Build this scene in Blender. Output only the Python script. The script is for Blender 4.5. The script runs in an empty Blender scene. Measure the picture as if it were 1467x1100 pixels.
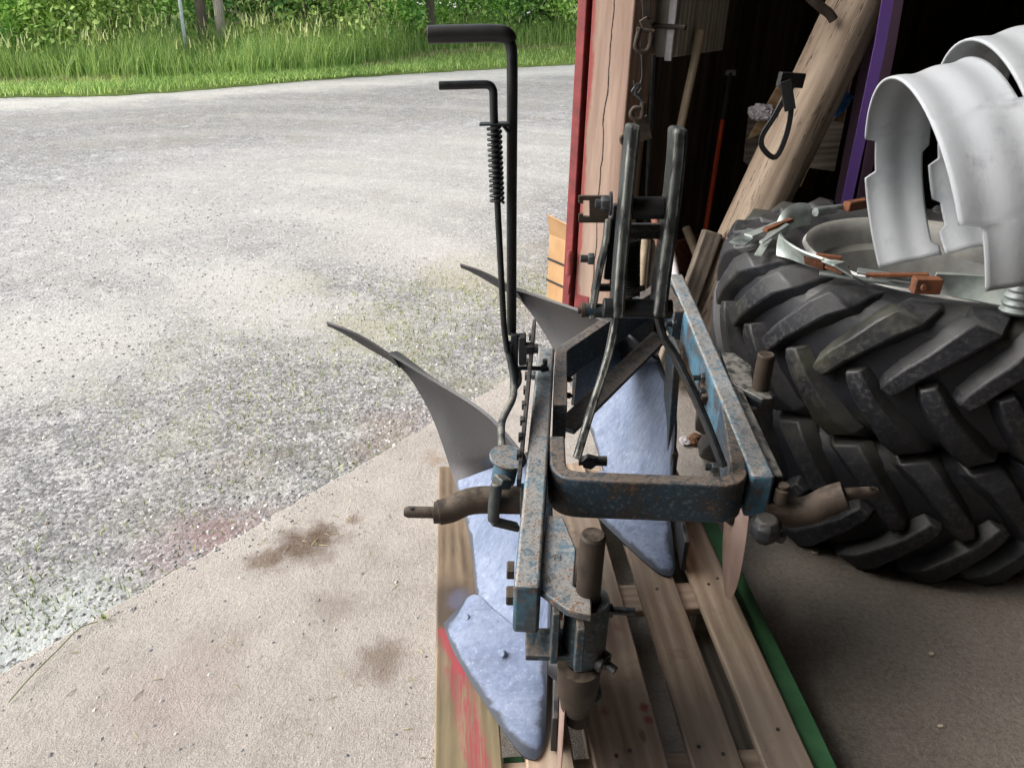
import bpy, bmesh, math, random
from math import radians, sin, cos, pi, atan2, sqrt
from mathutils import Vector, Matrix, noise as mnoise
R_ = random.Random(7)
V = Vector
sc = bpy.context.scene
COL = sc.collection

# ------------------------------------------------------------------ camera
F, W, H = 1102.0, 1467, 1100
PITCH, ROLL, CAMH = radians(28.2), radians(1.2), 1.55
_f = V((0, cos(PITCH), -sin(PITCH))); _r0 = V((1, 0, 0)); _u0 = V((0, sin(PITCH), cos(PITCH)))
_r = _r0 * cos(ROLL) + _u0 * sin(ROLL); _u = -_r0 * sin(ROLL) + _u0 * cos(ROLL)
CP = V((0, 0, CAMH))
cam = bpy.data.cameras.new('camera'); co = bpy.data.objects.new('camera', cam); COL.objects.link(co)
cam.sensor_width = 36; cam.sensor_fit = 'HORIZONTAL'; cam.lens = F / W * 36; cam.clip_end = 500; cam.clip_start = 0.02
co.matrix_world = Matrix(((_r.x, _u.x, -_f.x, 0), (_r.y, _u.y, -_f.y, 0), (_r.z, _u.z, -_f.z, CAMH), (0, 0, 0, 1)))
sc.camera = co
def _ray(px, py): return _f + _r * ((px - W / 2) / F) - _u * ((py - H / 2) / F)
def az(px, py, z): d = _ray(px, py); return CP + d * ((z - CAMH) / d.z)     # point seen at that pixel, at height z
def ay(px, py, y): d = _ray(px, py); return CP + d * (y / d.y)               # ... at distance y
def proj(p):
    d = V(p) - CP; z = d.dot(_f); return (W / 2 + F * d.dot(_r) / z, H / 2 - F * d.dot(_u) / z)

def lin(c):
    if isinstance(c, str):
        c = tuple(int(c[i:i + 2], 16) / 255 for i in (0, 2, 4))
    return tuple((x / 12.92 if x <= .04045 else ((x + .055) / 1.055) ** 2.4) for x in c)

# ------------------------------------------------------------------ materials
class G:
    def __init__(s, name, rough=.6, metal=0., spec=.5):
        s.m = bpy.data.materials.new(name); s.m.use_nodes = True
        s.nt = s.m.node_tree; s.nt.nodes.clear()
        s.out = s.nt.nodes.new('ShaderNodeOutputMaterial'); s.b = s.nt.nodes.new('ShaderNodeBsdfPrincipled')
        s.nt.links.new(s.b.outputs[0], s.out.inputs[0])
        s.set('Roughness', rough); s.set('Metallic', metal); s.set('Specular IOR Level', spec)
    def set(s, k, v):
        s.plug(v, s.b.inputs[k])
    def plug(s, v, sock):
        if isinstance(v, bpy.types.NodeSocket): s.nt.links.new(v, sock)
        elif isinstance(v, (tuple, list)) and len(v) == 3 and sock.type == 'RGBA': sock.default_value = (*v, 1)
        else: sock.default_value = v
    def node(s, t, ins=None, **kw):
        n = s.nt.nodes.new(t)
        for k, v in kw.items(): setattr(n, k, v)
        for k, v in (ins or {}).items(): s.plug(v, n.inputs[k])
        return n
    def tc(s, kind='Object', scale=(1, 1, 1), rot=(0, 0, 0), rnd=True):
        t = s.node('ShaderNodeTexCoord').outputs[kind] if kind != 'World' else s.node('ShaderNodeNewGeometry').outputs['Position']
        if rnd and kind == 'Object':
            oi = s.node('ShaderNodeObjectInfo').outputs['Random']
            sc_ = s.node('ShaderNodeVectorMath', operation='SCALE'); sc_.inputs[0].default_value = (17, 23, 31)
            s.plug(oi, sc_.inputs['Scale'])
            t = s.node('ShaderNodeVectorMath', {0: t, 1: sc_.outputs[0]}, operation='ADD').outputs[0]
        return s.node('ShaderNodeMapping', {'Vector': t, 'Scale': scale, 'Rotation': rot}).outputs[0]
    def noise(s, vec, scale, detail=4, rough=.55, dist=0.):
        return s.node('ShaderNodeTexNoise', {'Vector': vec, 'Scale': scale, 'Detail': detail, 'Roughness': rough, 'Distortion': dist}).outputs['Fac']
    def vor(s, vec, scale, feature='F1', out='Distance', rnd=1.):
        return s.node('ShaderNodeTexVoronoi', {'Vector': vec, 'Scale': scale, 'Randomness': rnd}, feature=feature).outputs[out]
    def ramp(s, fac, stops, interp='LINEAR'):
        n = s.node('ShaderNodeValToRGB', {'Fac': fac}); e = n.color_ramp.elements; n.color_ramp.interpolation = interp
        while len(e) < len(stops): e.new(.5)
        for i, (p, c) in enumerate(stops):
            e[i].position = p; e[i].color = (*c, 1) if not isinstance(c, (int, float)) else (c, c, c, 1)
        return n.outputs['Color']
    def mix(s, fac, a, b, blend='MIX'):
        n = s.node('ShaderNodeMix', data_type='RGBA', blend_type=blend)
        s.plug(fac, n.inputs[0]); s.plug(a, n.inputs[6]); s.plug(b, n.inputs[7]); return n.outputs[2]
    def math(s, op, a, b=0., clamp=False):
        n = s.node('ShaderNodeMath', operation=op, use_clamp=clamp); s.plug(a, n.inputs[0]); s.plug(b, n.inputs[1]); return n.outputs[0]
    def step(s, v, lo, hi):
        n = s.node('ShaderNodeMapRange', {'Value': v, 'From Min': lo, 'From Max': hi}, interpolation_type='SMOOTHSTEP'); return n.outputs[0]
    def bump(s, h, strength=.5, dist=.01, normal=None):
        n = s.node('ShaderNodeBump', {'Height': h, 'Strength': strength, 'Distance': dist})
        if normal is not None: s.plug(normal, n.inputs['Normal'])
        s.set('Normal', n.outputs[0]); return n.outputs[0]
    def rnd(s): return s.node('ShaderNodeObjectInfo').outputs['Random']
    def island(s): return s.node('ShaderNodeNewGeometry').outputs['Random Per Island']
    def upf(s, lo=.3, hi=.9):
        g = s.node('ShaderNodeNewGeometry').outputs['True Normal']
        z = s.node('ShaderNodeSeparateXYZ', {0: g}).outputs[2]
        return s.step(z, lo, hi)
    def near(s, p, r0, r1, wob=.6, wscale=9.):
        """1 close to world point p, falling off by r1, with a ragged border"""
        g = s.node('ShaderNodeNewGeometry').outputs['Position']
        d = s.node('ShaderNodeVectorMath', {0: g, 1: tuple(p)}, operation='DISTANCE').outputs['Value']
        nz = s.math('MULTIPLY', s.math('SUBTRACT', s.noise(g, wscale, 6), .5), wob)
        return s.step(s.math('ADD', d, nz), r1, r0)

def m_paint(name, blue, rust_lo, rust_hi, dust=.5, rough=.55, dark=lin('161c20'), dcol=('6f6257', '9b968e')):
    g = G(name, rough); c = g.tc('Object')
    n1 = g.noise(c, 7, 6, .6); n2 = g.noise(c, 120, 6, .7); n3 = g.noise(c, 34, 6, .7); n4 = g.noise(g.tc('Object', (3, .5, 3)), 40, 4)
    blueC = g.mix(g.step(n1, .35, .7), blue, tuple(x * .5 for x in blue))
    blueC = g.mix(g.math('MULTIPLY', g.step(n4, .52, .68), .55), blueC, lin('5f6c70'))
    rust = g.ramp(n2, [(.3, lin('2e211a')), (.5, lin('553a2a')), (.7, lin('7a5a45'))])
    grime = g.ramp(n3, [(.3, dark), (.7, lin('38332d'))])
    col = g.mix(g.math('MULTIPLY', g.step(g.math('ADD', g.math('MULTIPLY', n3, .5), g.math('MULTIPLY', n1, .5)), .45, .58), .75), blueC, grime)
    up = g.math('MULTIPLY', g.upf(.5, .95), g.math('MULTIPLY', g.step(g.math('ADD', g.math('MULTIPLY', n3, .55), g.math('MULTIPLY', n2, .45)), .36, .56), dust))
    col = g.mix(up, col, g.ramp(n2, [(.36, lin(dcol[0])), (.6, lin(dcol[1]))]))
    sp = g.math('ADD', g.math('MULTIPLY', n2, .62), g.math('ADD', g.math('MULTIPLY', n3, .23), g.math('MULTIPLY', n1, .15)))
    col = g.mix(g.step(sp, rust_lo, rust_hi), col, rust)
    # bare, brown worn corners
    be = g.node('ShaderNodeBevel', {'Radius': .007}, samples=4).outputs[0]
    gn = g.node('ShaderNodeNewGeometry').outputs['Normal']
    ed = g.node('ShaderNodeVectorMath', {0: be, 1: gn}, operation='DOT_PRODUCT').outputs['Value']
    em = g.math('MULTIPLY', g.step(ed, .985, .9), g.step(n3, .4, .55))
    col = g.mix(g.math('MULTIPLY', em, .8), col, g.ramp(n2, [(.35, lin('4e3a2c')), (.65, lin('8c8074'))]))
    g.set('Base Color', col)
    g.set('Roughness', g.ramp(n2, [(.3, .42), (.7, .8)]))
    g.bump(g.math('ADD', n2, g.math('MULTIPLY', n3, .8)), .4, .0025)
    return g.m

def m_steel(name, a, b, rough=(.35, .7), metal=.5, scale=30, bump=.3, stretch=(1, 1, 1), dust=None, dustamt=.5):
    g = G(name, .5, metal); c = g.tc('Object', stretch)
    n1 = g.noise(c, scale * .3, 5, .6); n2 = g.noise(c, scale, 6, .65)
    f = g.math('ADD', g.math('MULTIPLY', n1, .5), g.math('MULTIPLY', n2, .5))
    col = g.ramp(f, [(.36, a), (.62, b)])
    if dust is not None:
        col = g.mix(g.math('MULTIPLY', g.upf(.35, .95), g.math('MULTIPLY', g.step(n2, .35, .6), dustamt)), col, dust)
    g.set('Base Color', col)
    g.set('Roughness', g.ramp(n2, [(.3, rough[0]), (.7, rough[1])]))
    g.bump(n2, bump, .0015)
    return g.m

def m_wood(name, light, dark, axis='X', gscale=1., knots=True, rough=.75, weather=None, bump=.35, var=.25):
    g = G(name, rough, 0, .3)
    st = {'X': (1.2, 14, 14), 'Y': (14, 1.2, 14), 'Z': (14, 14, 1.2)}[axis]
    c = g.tc('Object', tuple(x * gscale for x in st)); c0 = g.tc('Object')
    n1 = g.noise(c, 2.2, 6, .6, .6); n2 = g.noise(c, 12, 5, .7); n3 = g.noise(c0, 4, 4)
    wv = g.node('ShaderNodeTexWave', {'Vector': c, 'Scale': .7, 'Distortion': 7, 'Detail': 3, 'Detail Scale': 1.2}, bands_direction={'X': 'Y', 'Y': 'X', 'Z': 'X'}[axis]).outputs['Fac']
    f = g.math('ADD', g.math('MULTIPLY', n1, .55), g.math('ADD', g.math('MULTIPLY', n2, .28), g.math('MULTIPLY', wv, .17)))
    col = g.ramp(f, [(.3, dark), (.52, tuple((a + b) / 2 for a, b in zip(light, dark))), (.68, light)])
    if knots:
        kst = {'X': (1, 2.4, 2.4), 'Y': (2.4, 1, 2.4), 'Z': (2.4, 2.4, 1)}[axis]
        k = g.vor(g.tc('Object', kst), 3.2)
        col = g.mix(g.math('MULTIPLY', g.step(k, .075, .03), .75), col, tuple(x * .3 for x in dark))
    if weather is not None: col = g.mix(g.math('MULTIPLY', g.step(n3, .4, .68), .6), col, weather)
    hv = g.node('ShaderNodeHueSaturation', {'Color': col, 'Value': g.ramp(g.rnd(), [(0, 1 - var), (1, 1 + var * .3)])})
    g.col = hv.outputs[0]
    g.set('Base Color', hv.outputs[0]); g.bump(f, bump, .003)
    return g

def m_leaf(name, a, b, trans=.35, rough=.5):
    g = G(name, rough, 0, .35)
    isl = g.island(); c = g.noise(g.tc('World', rnd=False), .9, 3)
    f = g.math('ADD', g.math('MULTIPLY', isl, .6), g.math('MULTIPLY', c, .4))
    a, b = [tuple(.93 * x + .07 * (.3 * q[0] + .6 * q[1] + .1 * q[2]) for x in q) for q in (a, b)]
    col = g.ramp(f, [(.12, tuple(x * .8 for x in a)), (.4, tuple(x * 1.25 for x in a)), (.75, tuple(x * 1.5 for x in b))])
    g.set('Base Color', col)
    tr = g.node('ShaderNodeBsdfTranslucent', {'Color': g.mix(.25, col, lin('9ab048'))})
    mx = g.node('ShaderNodeMixShader', {0: trans, 1: g.b.outputs[0], 2: tr.outputs[0]})
    g.nt.links.new(mx.outputs[0], g.out.inputs[0])
    return g.m

M = {}
BLUE = lin('3f7796')
M['blue'] = m_paint('worn_blue_paint', lin('41697f'), .53, .6, .85, dcol=('7a726a', 'a8a8a4'))
M['blue_rusty'] = m_paint('rusty_blue_paint', lin('1f3746'), .54, .62, .95, dcol=('4c443d', '756c63'))
M['blue_dark'] = m_paint('dirty_blue_paint', lin('1b3644'), .55, .66, .5, dcol=('4c4640', '6d665e'))
M['steel_dark'] = m_steel('oily_dark_steel', lin('17191b'), lin('33353a'), (.4, .7), .35, dust=lin('6b655c'), dustamt=.45)
M['grey_worn'] = m_steel('worn_grey_steel', lin('1b1f21'), lin('464b4b'), (.4, .7), .25, 40, .35, dust=lin('938f86'), dustamt=.7)
def m_bar(name):
    g = G(name, .55, .2); c = g.tc('Object'); n2 = g.noise(c, 45, 6, .65); n3 = g.noise(g.tc('Object', (8, 8, 2)), 6, 5, .7)
    be = g.node('ShaderNodeBevel', {'Radius': .011}, samples=4).outputs[0]; gn = g.node('ShaderNodeNewGeometry').outputs['Normal']
    ed = g.node('ShaderNodeVectorMath', {0: be, 1: gn}, operation='DOT_PRODUCT').outputs['Value']
    col = g.ramp(n2, [(.35, lin('17191b')), (.65, lin('2f3334'))])
    col = g.mix(g.math('MULTIPLY', g.step(n3, .45, .6), .5), col, lin('3f4a4c'))
    col = g.mix(g.math('MULTIPLY', g.math('MULTIPLY', g.step(ed, .99, .9), g.step(n3, .42, .52)), .9), col, g.ramp(n2, [(.35, lin('8b8a84')), (.65, lin('bdbcb4'))]))  # pale worn edges, also brightened to stand in for the lit side faces
    g.set('Base Color', col); g.set('Roughness', g.ramp(n2, [(.3, .4), (.7, .7)])); g.bump(n2, .3, .0015); return g.m
M['bar'] = m_bar('worn_painted_bar')
M['rust'] = m_steel('brown_rusty_steel', lin('231b16'), lin('43382f'), (.6, .9), .2, 45, .5, dust=lin('6e6254'), dustamt=.5)
M['rust_red'] = m_steel('red_rust', lin('43291c'), lin('7d4c30'), (.7, .95), .05, 60, .5)
M['bolt'] = m_steel('bolt_steel', lin('26292b'), lin('55585a'), (.35, .6), .6, 70, .3)
M['black_bar'] = m_steel('black_painted_bar', lin('0f1112'), lin('22262a'), (.35, .6), .1, 60, .25)
M['galv'] = m_steel('galvanised_steel', lin('7c8784'), lin('b4bdb8'), (.35, .6), .35, 26, .2, dust=lin('8e8a80'), dustamt=.35)
M['galv_dark'] = m_steel('dull_galvanised_steel', lin('555c5b'), lin('8b9290'), (.4, .65), .35, 26, .2)
M['disc'] = m_steel('brown_disc_steel', lin('7a5c50'), lin('a08a80'), (.4, .65), .35, 18, .2)

# primer painted mouldboards; the attribute 'edge' (0..1) marks the worn, sooty rim of each plate
g = G('primer_grey_steel', .5, .12); c = g.tc('Object')
n1 = g.noise(g.tc('Object', (3, 3, .8)), 4, 4, .5, .8); n2 = g.noise(c, 9, 5, .55, 2.); n3 = g.noise(c, 220, 4); n4 = g.noise(g.tc('Object', (16, 16, 1.1), (.25, .1, 0)), 5, 7, .75, .3)
n6 = g.noise(g.tc('Object', (1.2, 12, 12), (.6, .3, .5)), 4, 6, .7, .8)
f = g.math('ADD', g.math('MULTIPLY', n1, .65), g.math('MULTIPLY', n2, .35))
col = g.ramp(f, [(.3, lin('566178')), (.45, lin('65728c')), (.6, lin('737f96'))])
col = g.mix(g.math('MULTIPLY', g.step(n4, .52, .68), .5), col, lin('454f62')); col = g.mix(g.math('MULTIPLY', g.step(n4, .47, .33), .4), col, lin('9eaac2'))
col = g.mix(g.math('MULTIPLY', g.step(n6, .55, .7), .4), col, lin('3f4858'))
edge = g.node('ShaderNodeAttribute', attribute_name='edge').outputs['Fac']
e2 = g.step(g.math('ADD', edge, g.math('MULTIPLY', g.math('SUBTRACT', n2, .5), 1.1)), .3, .7)
col = g.mix(g.math('MULTIPLY', e2, .85), col, g.ramp(n4, [(.35, lin('0f1012')), (.65, lin('26282d'))]))
g.set('Base Color', col); g.set('Roughness', g.ramp(n4, [(.3, .42), (.7, .68)])); g.bump(n3, .04, .0004)
M['primer'] = g.m
# darker grey steel for the upper part of the mouldboards
g = G('streaked_dark_steel', .42, .25); c = g.tc('Object')
n1 = g.noise(c, 3, 4); n2 = g.noise(c, 50, 5)
sc2 = g.noise(g.tc('Object', (3, 50, 50), (0, .5, .4)), 4, 6, .7); bc = g.mix(g.step(n1, .3, .75), lin('323235'), lin('464547')); bc = g.mix(g.math('MULTIPLY', g.step(sc2, .55, .7), .5), bc, lin('6a6866')); bc = g.mix(g.math('MULTIPLY', g.step(n2, .6, .7), .4), bc, lin('4d3a2e')); g.set('Base Color', bc); g.set('Roughness', g.ramp(n1, [(.3, .38), (.7, .55)])); g.bump(n2, .12, .001)
M['bare'] = g.m

wp = m_wood('pallet_wood', lin('c6b29a'), lin('8a7462'), 'Y', weather=lin('9a8c80'))
pc = wp.col
for (px, py), r0, r1, k in [((922, 1012), .003, .018, .8), ((928, 1030), .002, .014, .7), ((868, 1020), .002, .016, .5), ((885, 900), .0, .02, .3)]: pc = wp.mix(wp.math('MULTIPLY', wp.near(az(px, py, .144), r0, r1, .03, 45.), k), pc, lin('8a3038'))
sc1 = wp.noise(wp.tc('Object'), 9, 6, .7); pc = wp.mix(wp.math('MULTIPLY', wp.step(sc1, .54, .68), .45), pc, lin('5b4d42')); wp.set('Base Color', pc)
M['pallet'] = wp.m
M['pallet_x'] = m_wood('pallet_wood_across', lin('c6b29a'), lin('8a7462'), 'X', weather=lin('9a8c80')).m
M['wood_old_y'] = m_wood('weathered_base_wood', lin('8f8478'), lin('4f463d'), 'Y').m
M['wood_old'] = m_wood('weathered_wood', lin('8f8478'), lin('4f463d'), 'X').m
M['wood_tan'] = m_wood('tan_planed_wood', lin('b39a78'), lin('86694a'), 'X').m
M['wood_white'] = m_wood('white_painted_boards', lin('a9a79d'), lin('6f6b62'), 'Z', var=.1).m
M['wood_dark'] = m_wood('dark_barn_boards', lin('4a4038'), lin('241e1a'), 'Z', knots=False).m
g = m_wood('barked_log_wood', lin('b0a08e'), lin('746354'), 'Z', .6, weather=lin('867666'), var=0, bump=.6)
cr = g.noise(g.tc('Object', (9, 9, .5)), 3, 5, .6, .3); pa = g.noise(g.tc('Object', (3, 3, .9)), 3, 6, .65)
col = g.mix(g.math('MULTIPLY', g.step(g.math('ABSOLUTE', g.math('SUBTRACT', cr, .5)), .012, .003), g.step(pa, .42, .55)), g.col, lin('33261c'))
col = g.mix(g.math('MULTIPLY', g.step(pa, .6, .7), .6), col, lin('6b5644')); g.set('Base Color', col); M['log'] = g.m
M['handle'] = m_wood('handle_wood', lin('a39681'), lin('786751'), 'X', knots=False).m
M['brick_red'] = m_wood('reddish_brown_board', lin('7d5242'), lin('4a2c22'), 'X', knots=False).m

# first pallet board: red brush mark and a yellowish overspray
g = m_wood('sprayed_pallet_wood', lin('8f7e68'), lin('54463a'), 'Y', weather=lin('8f7a66'))
SPRAY = g
def red_strip():
    g = SPRAY
    pos = g.node('ShaderNodeNewGeometry').outputs['Position']
    def segdist(p, q):
        p, q = V(p), V(q); d = q - p; L = d.length; d.normalize()
        rel = g.node('ShaderNodeVectorMath', {0: pos, 1: tuple(p)}, operation='SUBTRACT').outputs[0]
        t = g.node('ShaderNodeVectorMath', {0: rel, 1: tuple(d)}, operation='DOT_PRODUCT').outputs['Value']
        t = g.node('ShaderNodeClamp', {0: t, 1: 0., 2: L}).outputs[0]
        pr = g.node('ShaderNodeVectorMath', operation='SCALE'); pr.inputs[0].default_value = tuple(d); g.plug(t, pr.inputs['Scale'])
        return g.node('ShaderNodeVectorMath', {0: rel, 1: pr.outputs[0]}, operation='DISTANCE').outputs['Value']
    nz = g.noise(g.tc('Object', (40, 6, 40)), 3, 6, .7)
    wob = g.math('MULTIPLY', g.math('SUBTRACT', nz, .5), .05)
    d1 = g.math('ADD', segdist(az(655, 960, .144), az(690, 1120, .144)), wob)
    d2 = g.math('ADD', segdist(az(634, 905, .144), az(660, 960, .144)), g.math('MULTIPLY', wob, .6))
    col = g.mix(g.math('MULTIPLY', g.step(g.node('ShaderNodeSeparateXYZ', {0: pos}).outputs[1], 1.32, 1.05), .26), g.col, lin('8f8a62'))
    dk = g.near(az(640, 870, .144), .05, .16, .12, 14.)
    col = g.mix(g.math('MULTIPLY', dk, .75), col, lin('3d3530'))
    bl = g.near(az(660, 858, .144), .015, .05, .04, 20.)
    col = g.mix(g.math('MULTIPLY', bl, .3), col, lin('6f7ba0'))
    dry = g.math('MULTIPLY', g.step(g.noise(g.tc('Object', (60, 3, 60)), 4, 6, .75), .36, .56), .85)
    col = g.mix(g.math('MULTIPLY', g.step(d1, .033, .014), dry), col, lin('93404a'))
    col = g.mix(g.math('MULTIPLY', g.step(d2, .02, .006), .8), col, lin('9c424a'))
    g.set('Base Color', col)
red_strip(); M['pallet_spray'] = SPRAY.m

g = m_wood('raw_post_wood', lin('a59082'), lin('7a6256'), 'Z', .55, var=0, bump=.5)
gx = g.node('ShaderNodeSeparateXYZ', {0: g.tc('Object', rnd=False)}).outputs[1]      # local y: across the post, outward positive
nz = g.noise(g.tc('Object', (1, 1, .4)), 11, 5)
redm = g.step(g.math('ADD', gx, g.math('MULTIPLY', g.math('SUBTRACT', nz, .5), .07)), .062, .08)
col = g.mix(g.math('MULTIPLY', redm, .9), g.col, lin('8a3f3c'))
c2 = g.tc('Object', (26, 26, .8))
crack = g.step(g.math('ABSOLUTE', g.math('ADD', gx, g.math('MULTIPLY', g.math('SUBTRACT', g.noise(g.tc('Object', (1, 1, .8), rnd=False), 5, 5), .5), .05))), .0035, .0015)
col = g.mix(crack, col, lin('1d120d')); g.set('Base Color', col)
M['post'] = g.m
M['red_paint'] = m_steel('red_barn_paint', lin('5e2527'), lin('8a3c3c'), (.6, .85), 0, 30, .4)

g = G('barn_planks', .85, 0, .2); c = g.tc('Object', (1, 1, .12)); n = g.noise(c, 14, 5)
g.set('Base Color', g.ramp(n, [(.3, lin('332c26')), (.7, lin('665a4d'))])); g.bump(n, .4, .004); M['barn'] = g.m
g = G('barn_roof_boards', .85, 0, .2); n = g.noise(g.tc('Object', (.2, 1, 1)), 9, 5)
g.set('Base Color', g.ramp(n, [(.3, lin('3a322b')), (.7, lin('5d5145'))])); M['roof'] = g.m

# concrete floor
g = G('worn_concrete', .85, 0, .3); c = g.tc('World', rnd=False)
n1 = g.noise(c, 1.3, 5, .6); n2 = g.noise(c, 9, 6, .65); n3 = g.noise(c, 75, 5, .7); n4 = g.noise(c, 260, 3, .6)
f = g.math('ADD', g.math('ADD', g.math('MULTIPLY', n1, .3), g.math('MULTIPLY', n2, .3)), g.math('MULTIPLY', n3, .4))
col = g.ramp(f, [(.34, lin('8a837d')), (.48, lin('aaa39c')), (.64, lin('c0b9b2'))])
col = g.mix(g.math('MULTIPLY', g.step(n4, .54, .68), .5), col, lin('736960')); col = g.mix(g.math('MULTIPLY', g.step(n4, .46, .34), .45), col, lin('cfc8be'))
for (px, py), r0, r1, k, cc in [((432, 782), .03, .13, .8, '5b4738'), ((470, 765), .02, .09, .7, '5b4738'), ((380, 800), .01, .08, .7, '64503f'), ((548, 945), .02, .10, .6, '6a5645'),
                                ((505, 742), .0, .05, .6, '6a5645'), ((620, 655), .01, .06, .45, '8c6a4c'), ((310, 930), .01, .12, .25, '75614f'), ((480, 870), .01, .1, .35, '75685d'), ((240, 1000), .0, .2, .25, '9a7f7f')]:
    col = g.mix(g.math('MULTIPLY', g.math('MULTIPLY', g.near(az(px, py, 0), r0, r1, .16, 14.), g.math('ADD', .35, g.math('MULTIPLY', n3, 1.3))), k), col, lin(cc))
cv = g.node('ShaderNodeTexVoronoi', {'Vector': g.node('ShaderNodeVectorMath', {0: c, 1: g.node('ShaderNodeVectorMath', {0: g.node('ShaderNodeTexNoise', {'Vector': c, 'Scale': 5., 'Detail': 5.}).outputs['Color'], 1: (.22, .22, .0)}, operation='MULTIPLY').outputs[0]}, operation='ADD').outputs[0], 'Scale': .55}, feature='DISTANCE_TO_EDGE').outputs['Distance']
col = g.mix(g.math('MULTIPLY', g.step(cv, .0022, .0006), g.math('MULTIPLY', g.step(n2, .42, .52), .2)), col, lin('4b423b'))
dirt_falloff = g.step(g.math('ADD', g.node('ShaderNodeSeparateXYZ', {0: c}).outputs[0], g.math('MULTIPLY', n1, .8)), .75, 1.3)  # brown dirt plus the light's falloff towards the right, both put into the colour
col = g.mix(g.math('MULTIPLY', dirt_falloff, .55), col, g.ramp(n3, [(.35, lin('5f5346')), (.65, lin('8d7f6f'))]))
pit = g.vor(c, 46)
col = g.mix(g.math('MULTIPLY', g.step(pit, .11, .05), g.step(n2, .5, .6)), col, lin('3d352e'))
g.set('Base Color', col)
g.bump(g.math('ADD', g.math('MULTIPLY', n3, .7), g.math('ADD', g.math('MULTIPLY', n2, .8), g.math('MULTIPLY', n4, .45))), .95, .011)
M['concrete'] = g.m

# gravel yard
g = G('gravel', .9, 0, .25); c = g.tc('World', rnd=False)
v1 = g.node('ShaderNodeTexVoronoi', {'Vector': c, 'Scale': 75.}); v2 = g.node('ShaderNodeTexVoronoi', {'Vector': c, 'Scale': 190.})
n0 = g.noise(g.tc('World', (1, 1, 1), rnd=False), .32, 4, .6, .8); n1 = g.noise(c, 1.6, 5, .6); n2 = g.noise(c, 30, 5, .7)
cell = g.node('ShaderNodeSeparateColor', {0: v1.outputs['Color']}).outputs[0]
cell2 = g.node('ShaderNodeSeparateColor', {0: v2.outputs['Color']}).outputs[0]
f = g.math('ADD', g.math('MULTIPLY', cell, .45), g.math('ADD', g.math('MULTIPLY', cell2, .25), g.math('MULTIPLY', n2, .3)))
col = g.ramp(f, [(.15, lin('4e4e4e')), (.5, lin('7e7e7e')), (.85, lin('aeadab'))])
wheel = g.node('ShaderNodeTexWave', {'Vector': g.tc('World', (1, 1, 1), rnd=False, rot=(0, 0, radians(-36))), 'Scale': .16, 'Distortion': 2.5, 'Detail': 2, 'Detail Scale': .8}, bands_direction='Y').outputs['Fac']
pale = g.step(g.math('ADD', g.math('MULTIPLY', n0, .85), g.math('MULTIPLY', wheel, .15)), .42, .66)
n5 = g.noise(c, 7, 9, .78); col = g.mix(g.math('MULTIPLY', g.step(n5, .47, .36), .55), col, lin('4f4e4d')); col = g.mix(g.math('MULTIPLY', g.step(n5, .53, .64), .6), col, lin('bab8b4'))
col = g.mix(g.math('MULTIPLY', pale, .3), col, g.ramp(n2, [(.3, lin('807f7b')), (.7, lin('9a9995'))]))
brown = g.step(n1, .5, .7)
col = g.mix(g.math('MULTIPLY', brown, .3), col, lin('8c8172'))
for (px, py), r0, r1, k, cc in [((300, 765), .05, .3, .28, '846668'), ((260, 790), .05, .26, .22, '846668'), ((360, 745), .03, .24, .3, '7f6058'), ((570, 610), .05, .3, .35, '8a7270'), ((90, 900), .1, .35, .4, 'b9c0bd'), ((40, 950), .1, .3, .35, 'b9c0bd')]:
    col = g.mix(g.math('MULTIPLY', g.near(az(px, py, 0), r0, r1, .3, 7.), k), col, lin(cc))
for (px, py), r0, r1, k in [((60, 475), .2, .8, .75), ((10, 510), .1, .6, .6), ((330, 405), .1, .7, .7), ((270, 385), .1, .6, .6), ((400, 430), .1, .5, .6), ((480, 445), .1, .5, .6), ((590, 365), .1, .7, .6), ((560, 320), .3, 1.4, .45), ((240, 500), .1, .6, .4), ((300, 270), .5, 2.2, .5), ((650, 220), .6, 2.6, .5), ((120, 330), .3, 1.5, .35), ((640, 340), .1, .9, .4)]:
    col = g.mix(g.math('MULTIPLY', g.near(az(px, py, 0), r0, r1, 1.3, 1.3), k), col, g.ramp(n2, [(.3, lin('96948f')), (.7, lin('b4b2ad'))]))
rings = g.node('ShaderNodeTexWave', {'Vector': g.node('ShaderNodeMapping', {'Vector': c, 'Location': tuple(-az(200, 420, 0))}).outputs[0], 'Scale': .3, 'Distortion': 6., 'Detail': 3, 'Detail Scale': .5}, wave_type='RINGS', rings_direction='Z').outputs['Fac']
col = g.mix(g.math('MULTIPLY', g.step(rings, .5, .95), g.math('MULTIPLY', g.step(n0, .35, .6), .2)), col, g.ramp(n2, [(.3, lin('a8a6a2')), (.7, lin('c4c2be'))]))
tt = g.math('ADD', g.node('ShaderNodeVectorMath', {0: c, 1: (-.58, .8148, 0)}, operation='DOT_PRODUCT').outputs['Value'], g.math('MULTIPLY', g.math('SUBTRACT', n1, .5), 1.1))
band = g.ramp(g.math('DIVIDE', tt, 13.), [(.60, 0.), (.67, 1.), (.72, .65), (.78, 1.), (.84, .5), (.87, 0.), (1., 0.)])
col = g.mix(g.math('MULTIPLY', band, .3), col, g.ramp(n2, [(.3, lin('5d5952')), (.7, lin('8d8980'))]))
rim_ = g.ramp(g.math('DIVIDE', tt, 13.), [(.85, 0.), (.9, 1.), (.96, .7)])
col = g.mix(g.math('MULTIPLY', rim_, .5), col, g.ramp(n2, [(.3, lin('b5b1a8')), (.7, lin('d2cfc8'))]))
moss = g.math('MULTIPLY', g.step(n1, .44, .6), g.near(az(680, 450, 0), .4, 1.7, .8, 2.))
moss2 = g.math('MULTIPLY', g.step(g.noise(c, 3.4, 5), .5, .62), g.near(az(350, 570, 0), .3, 1.3, .8, 2.))
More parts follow.
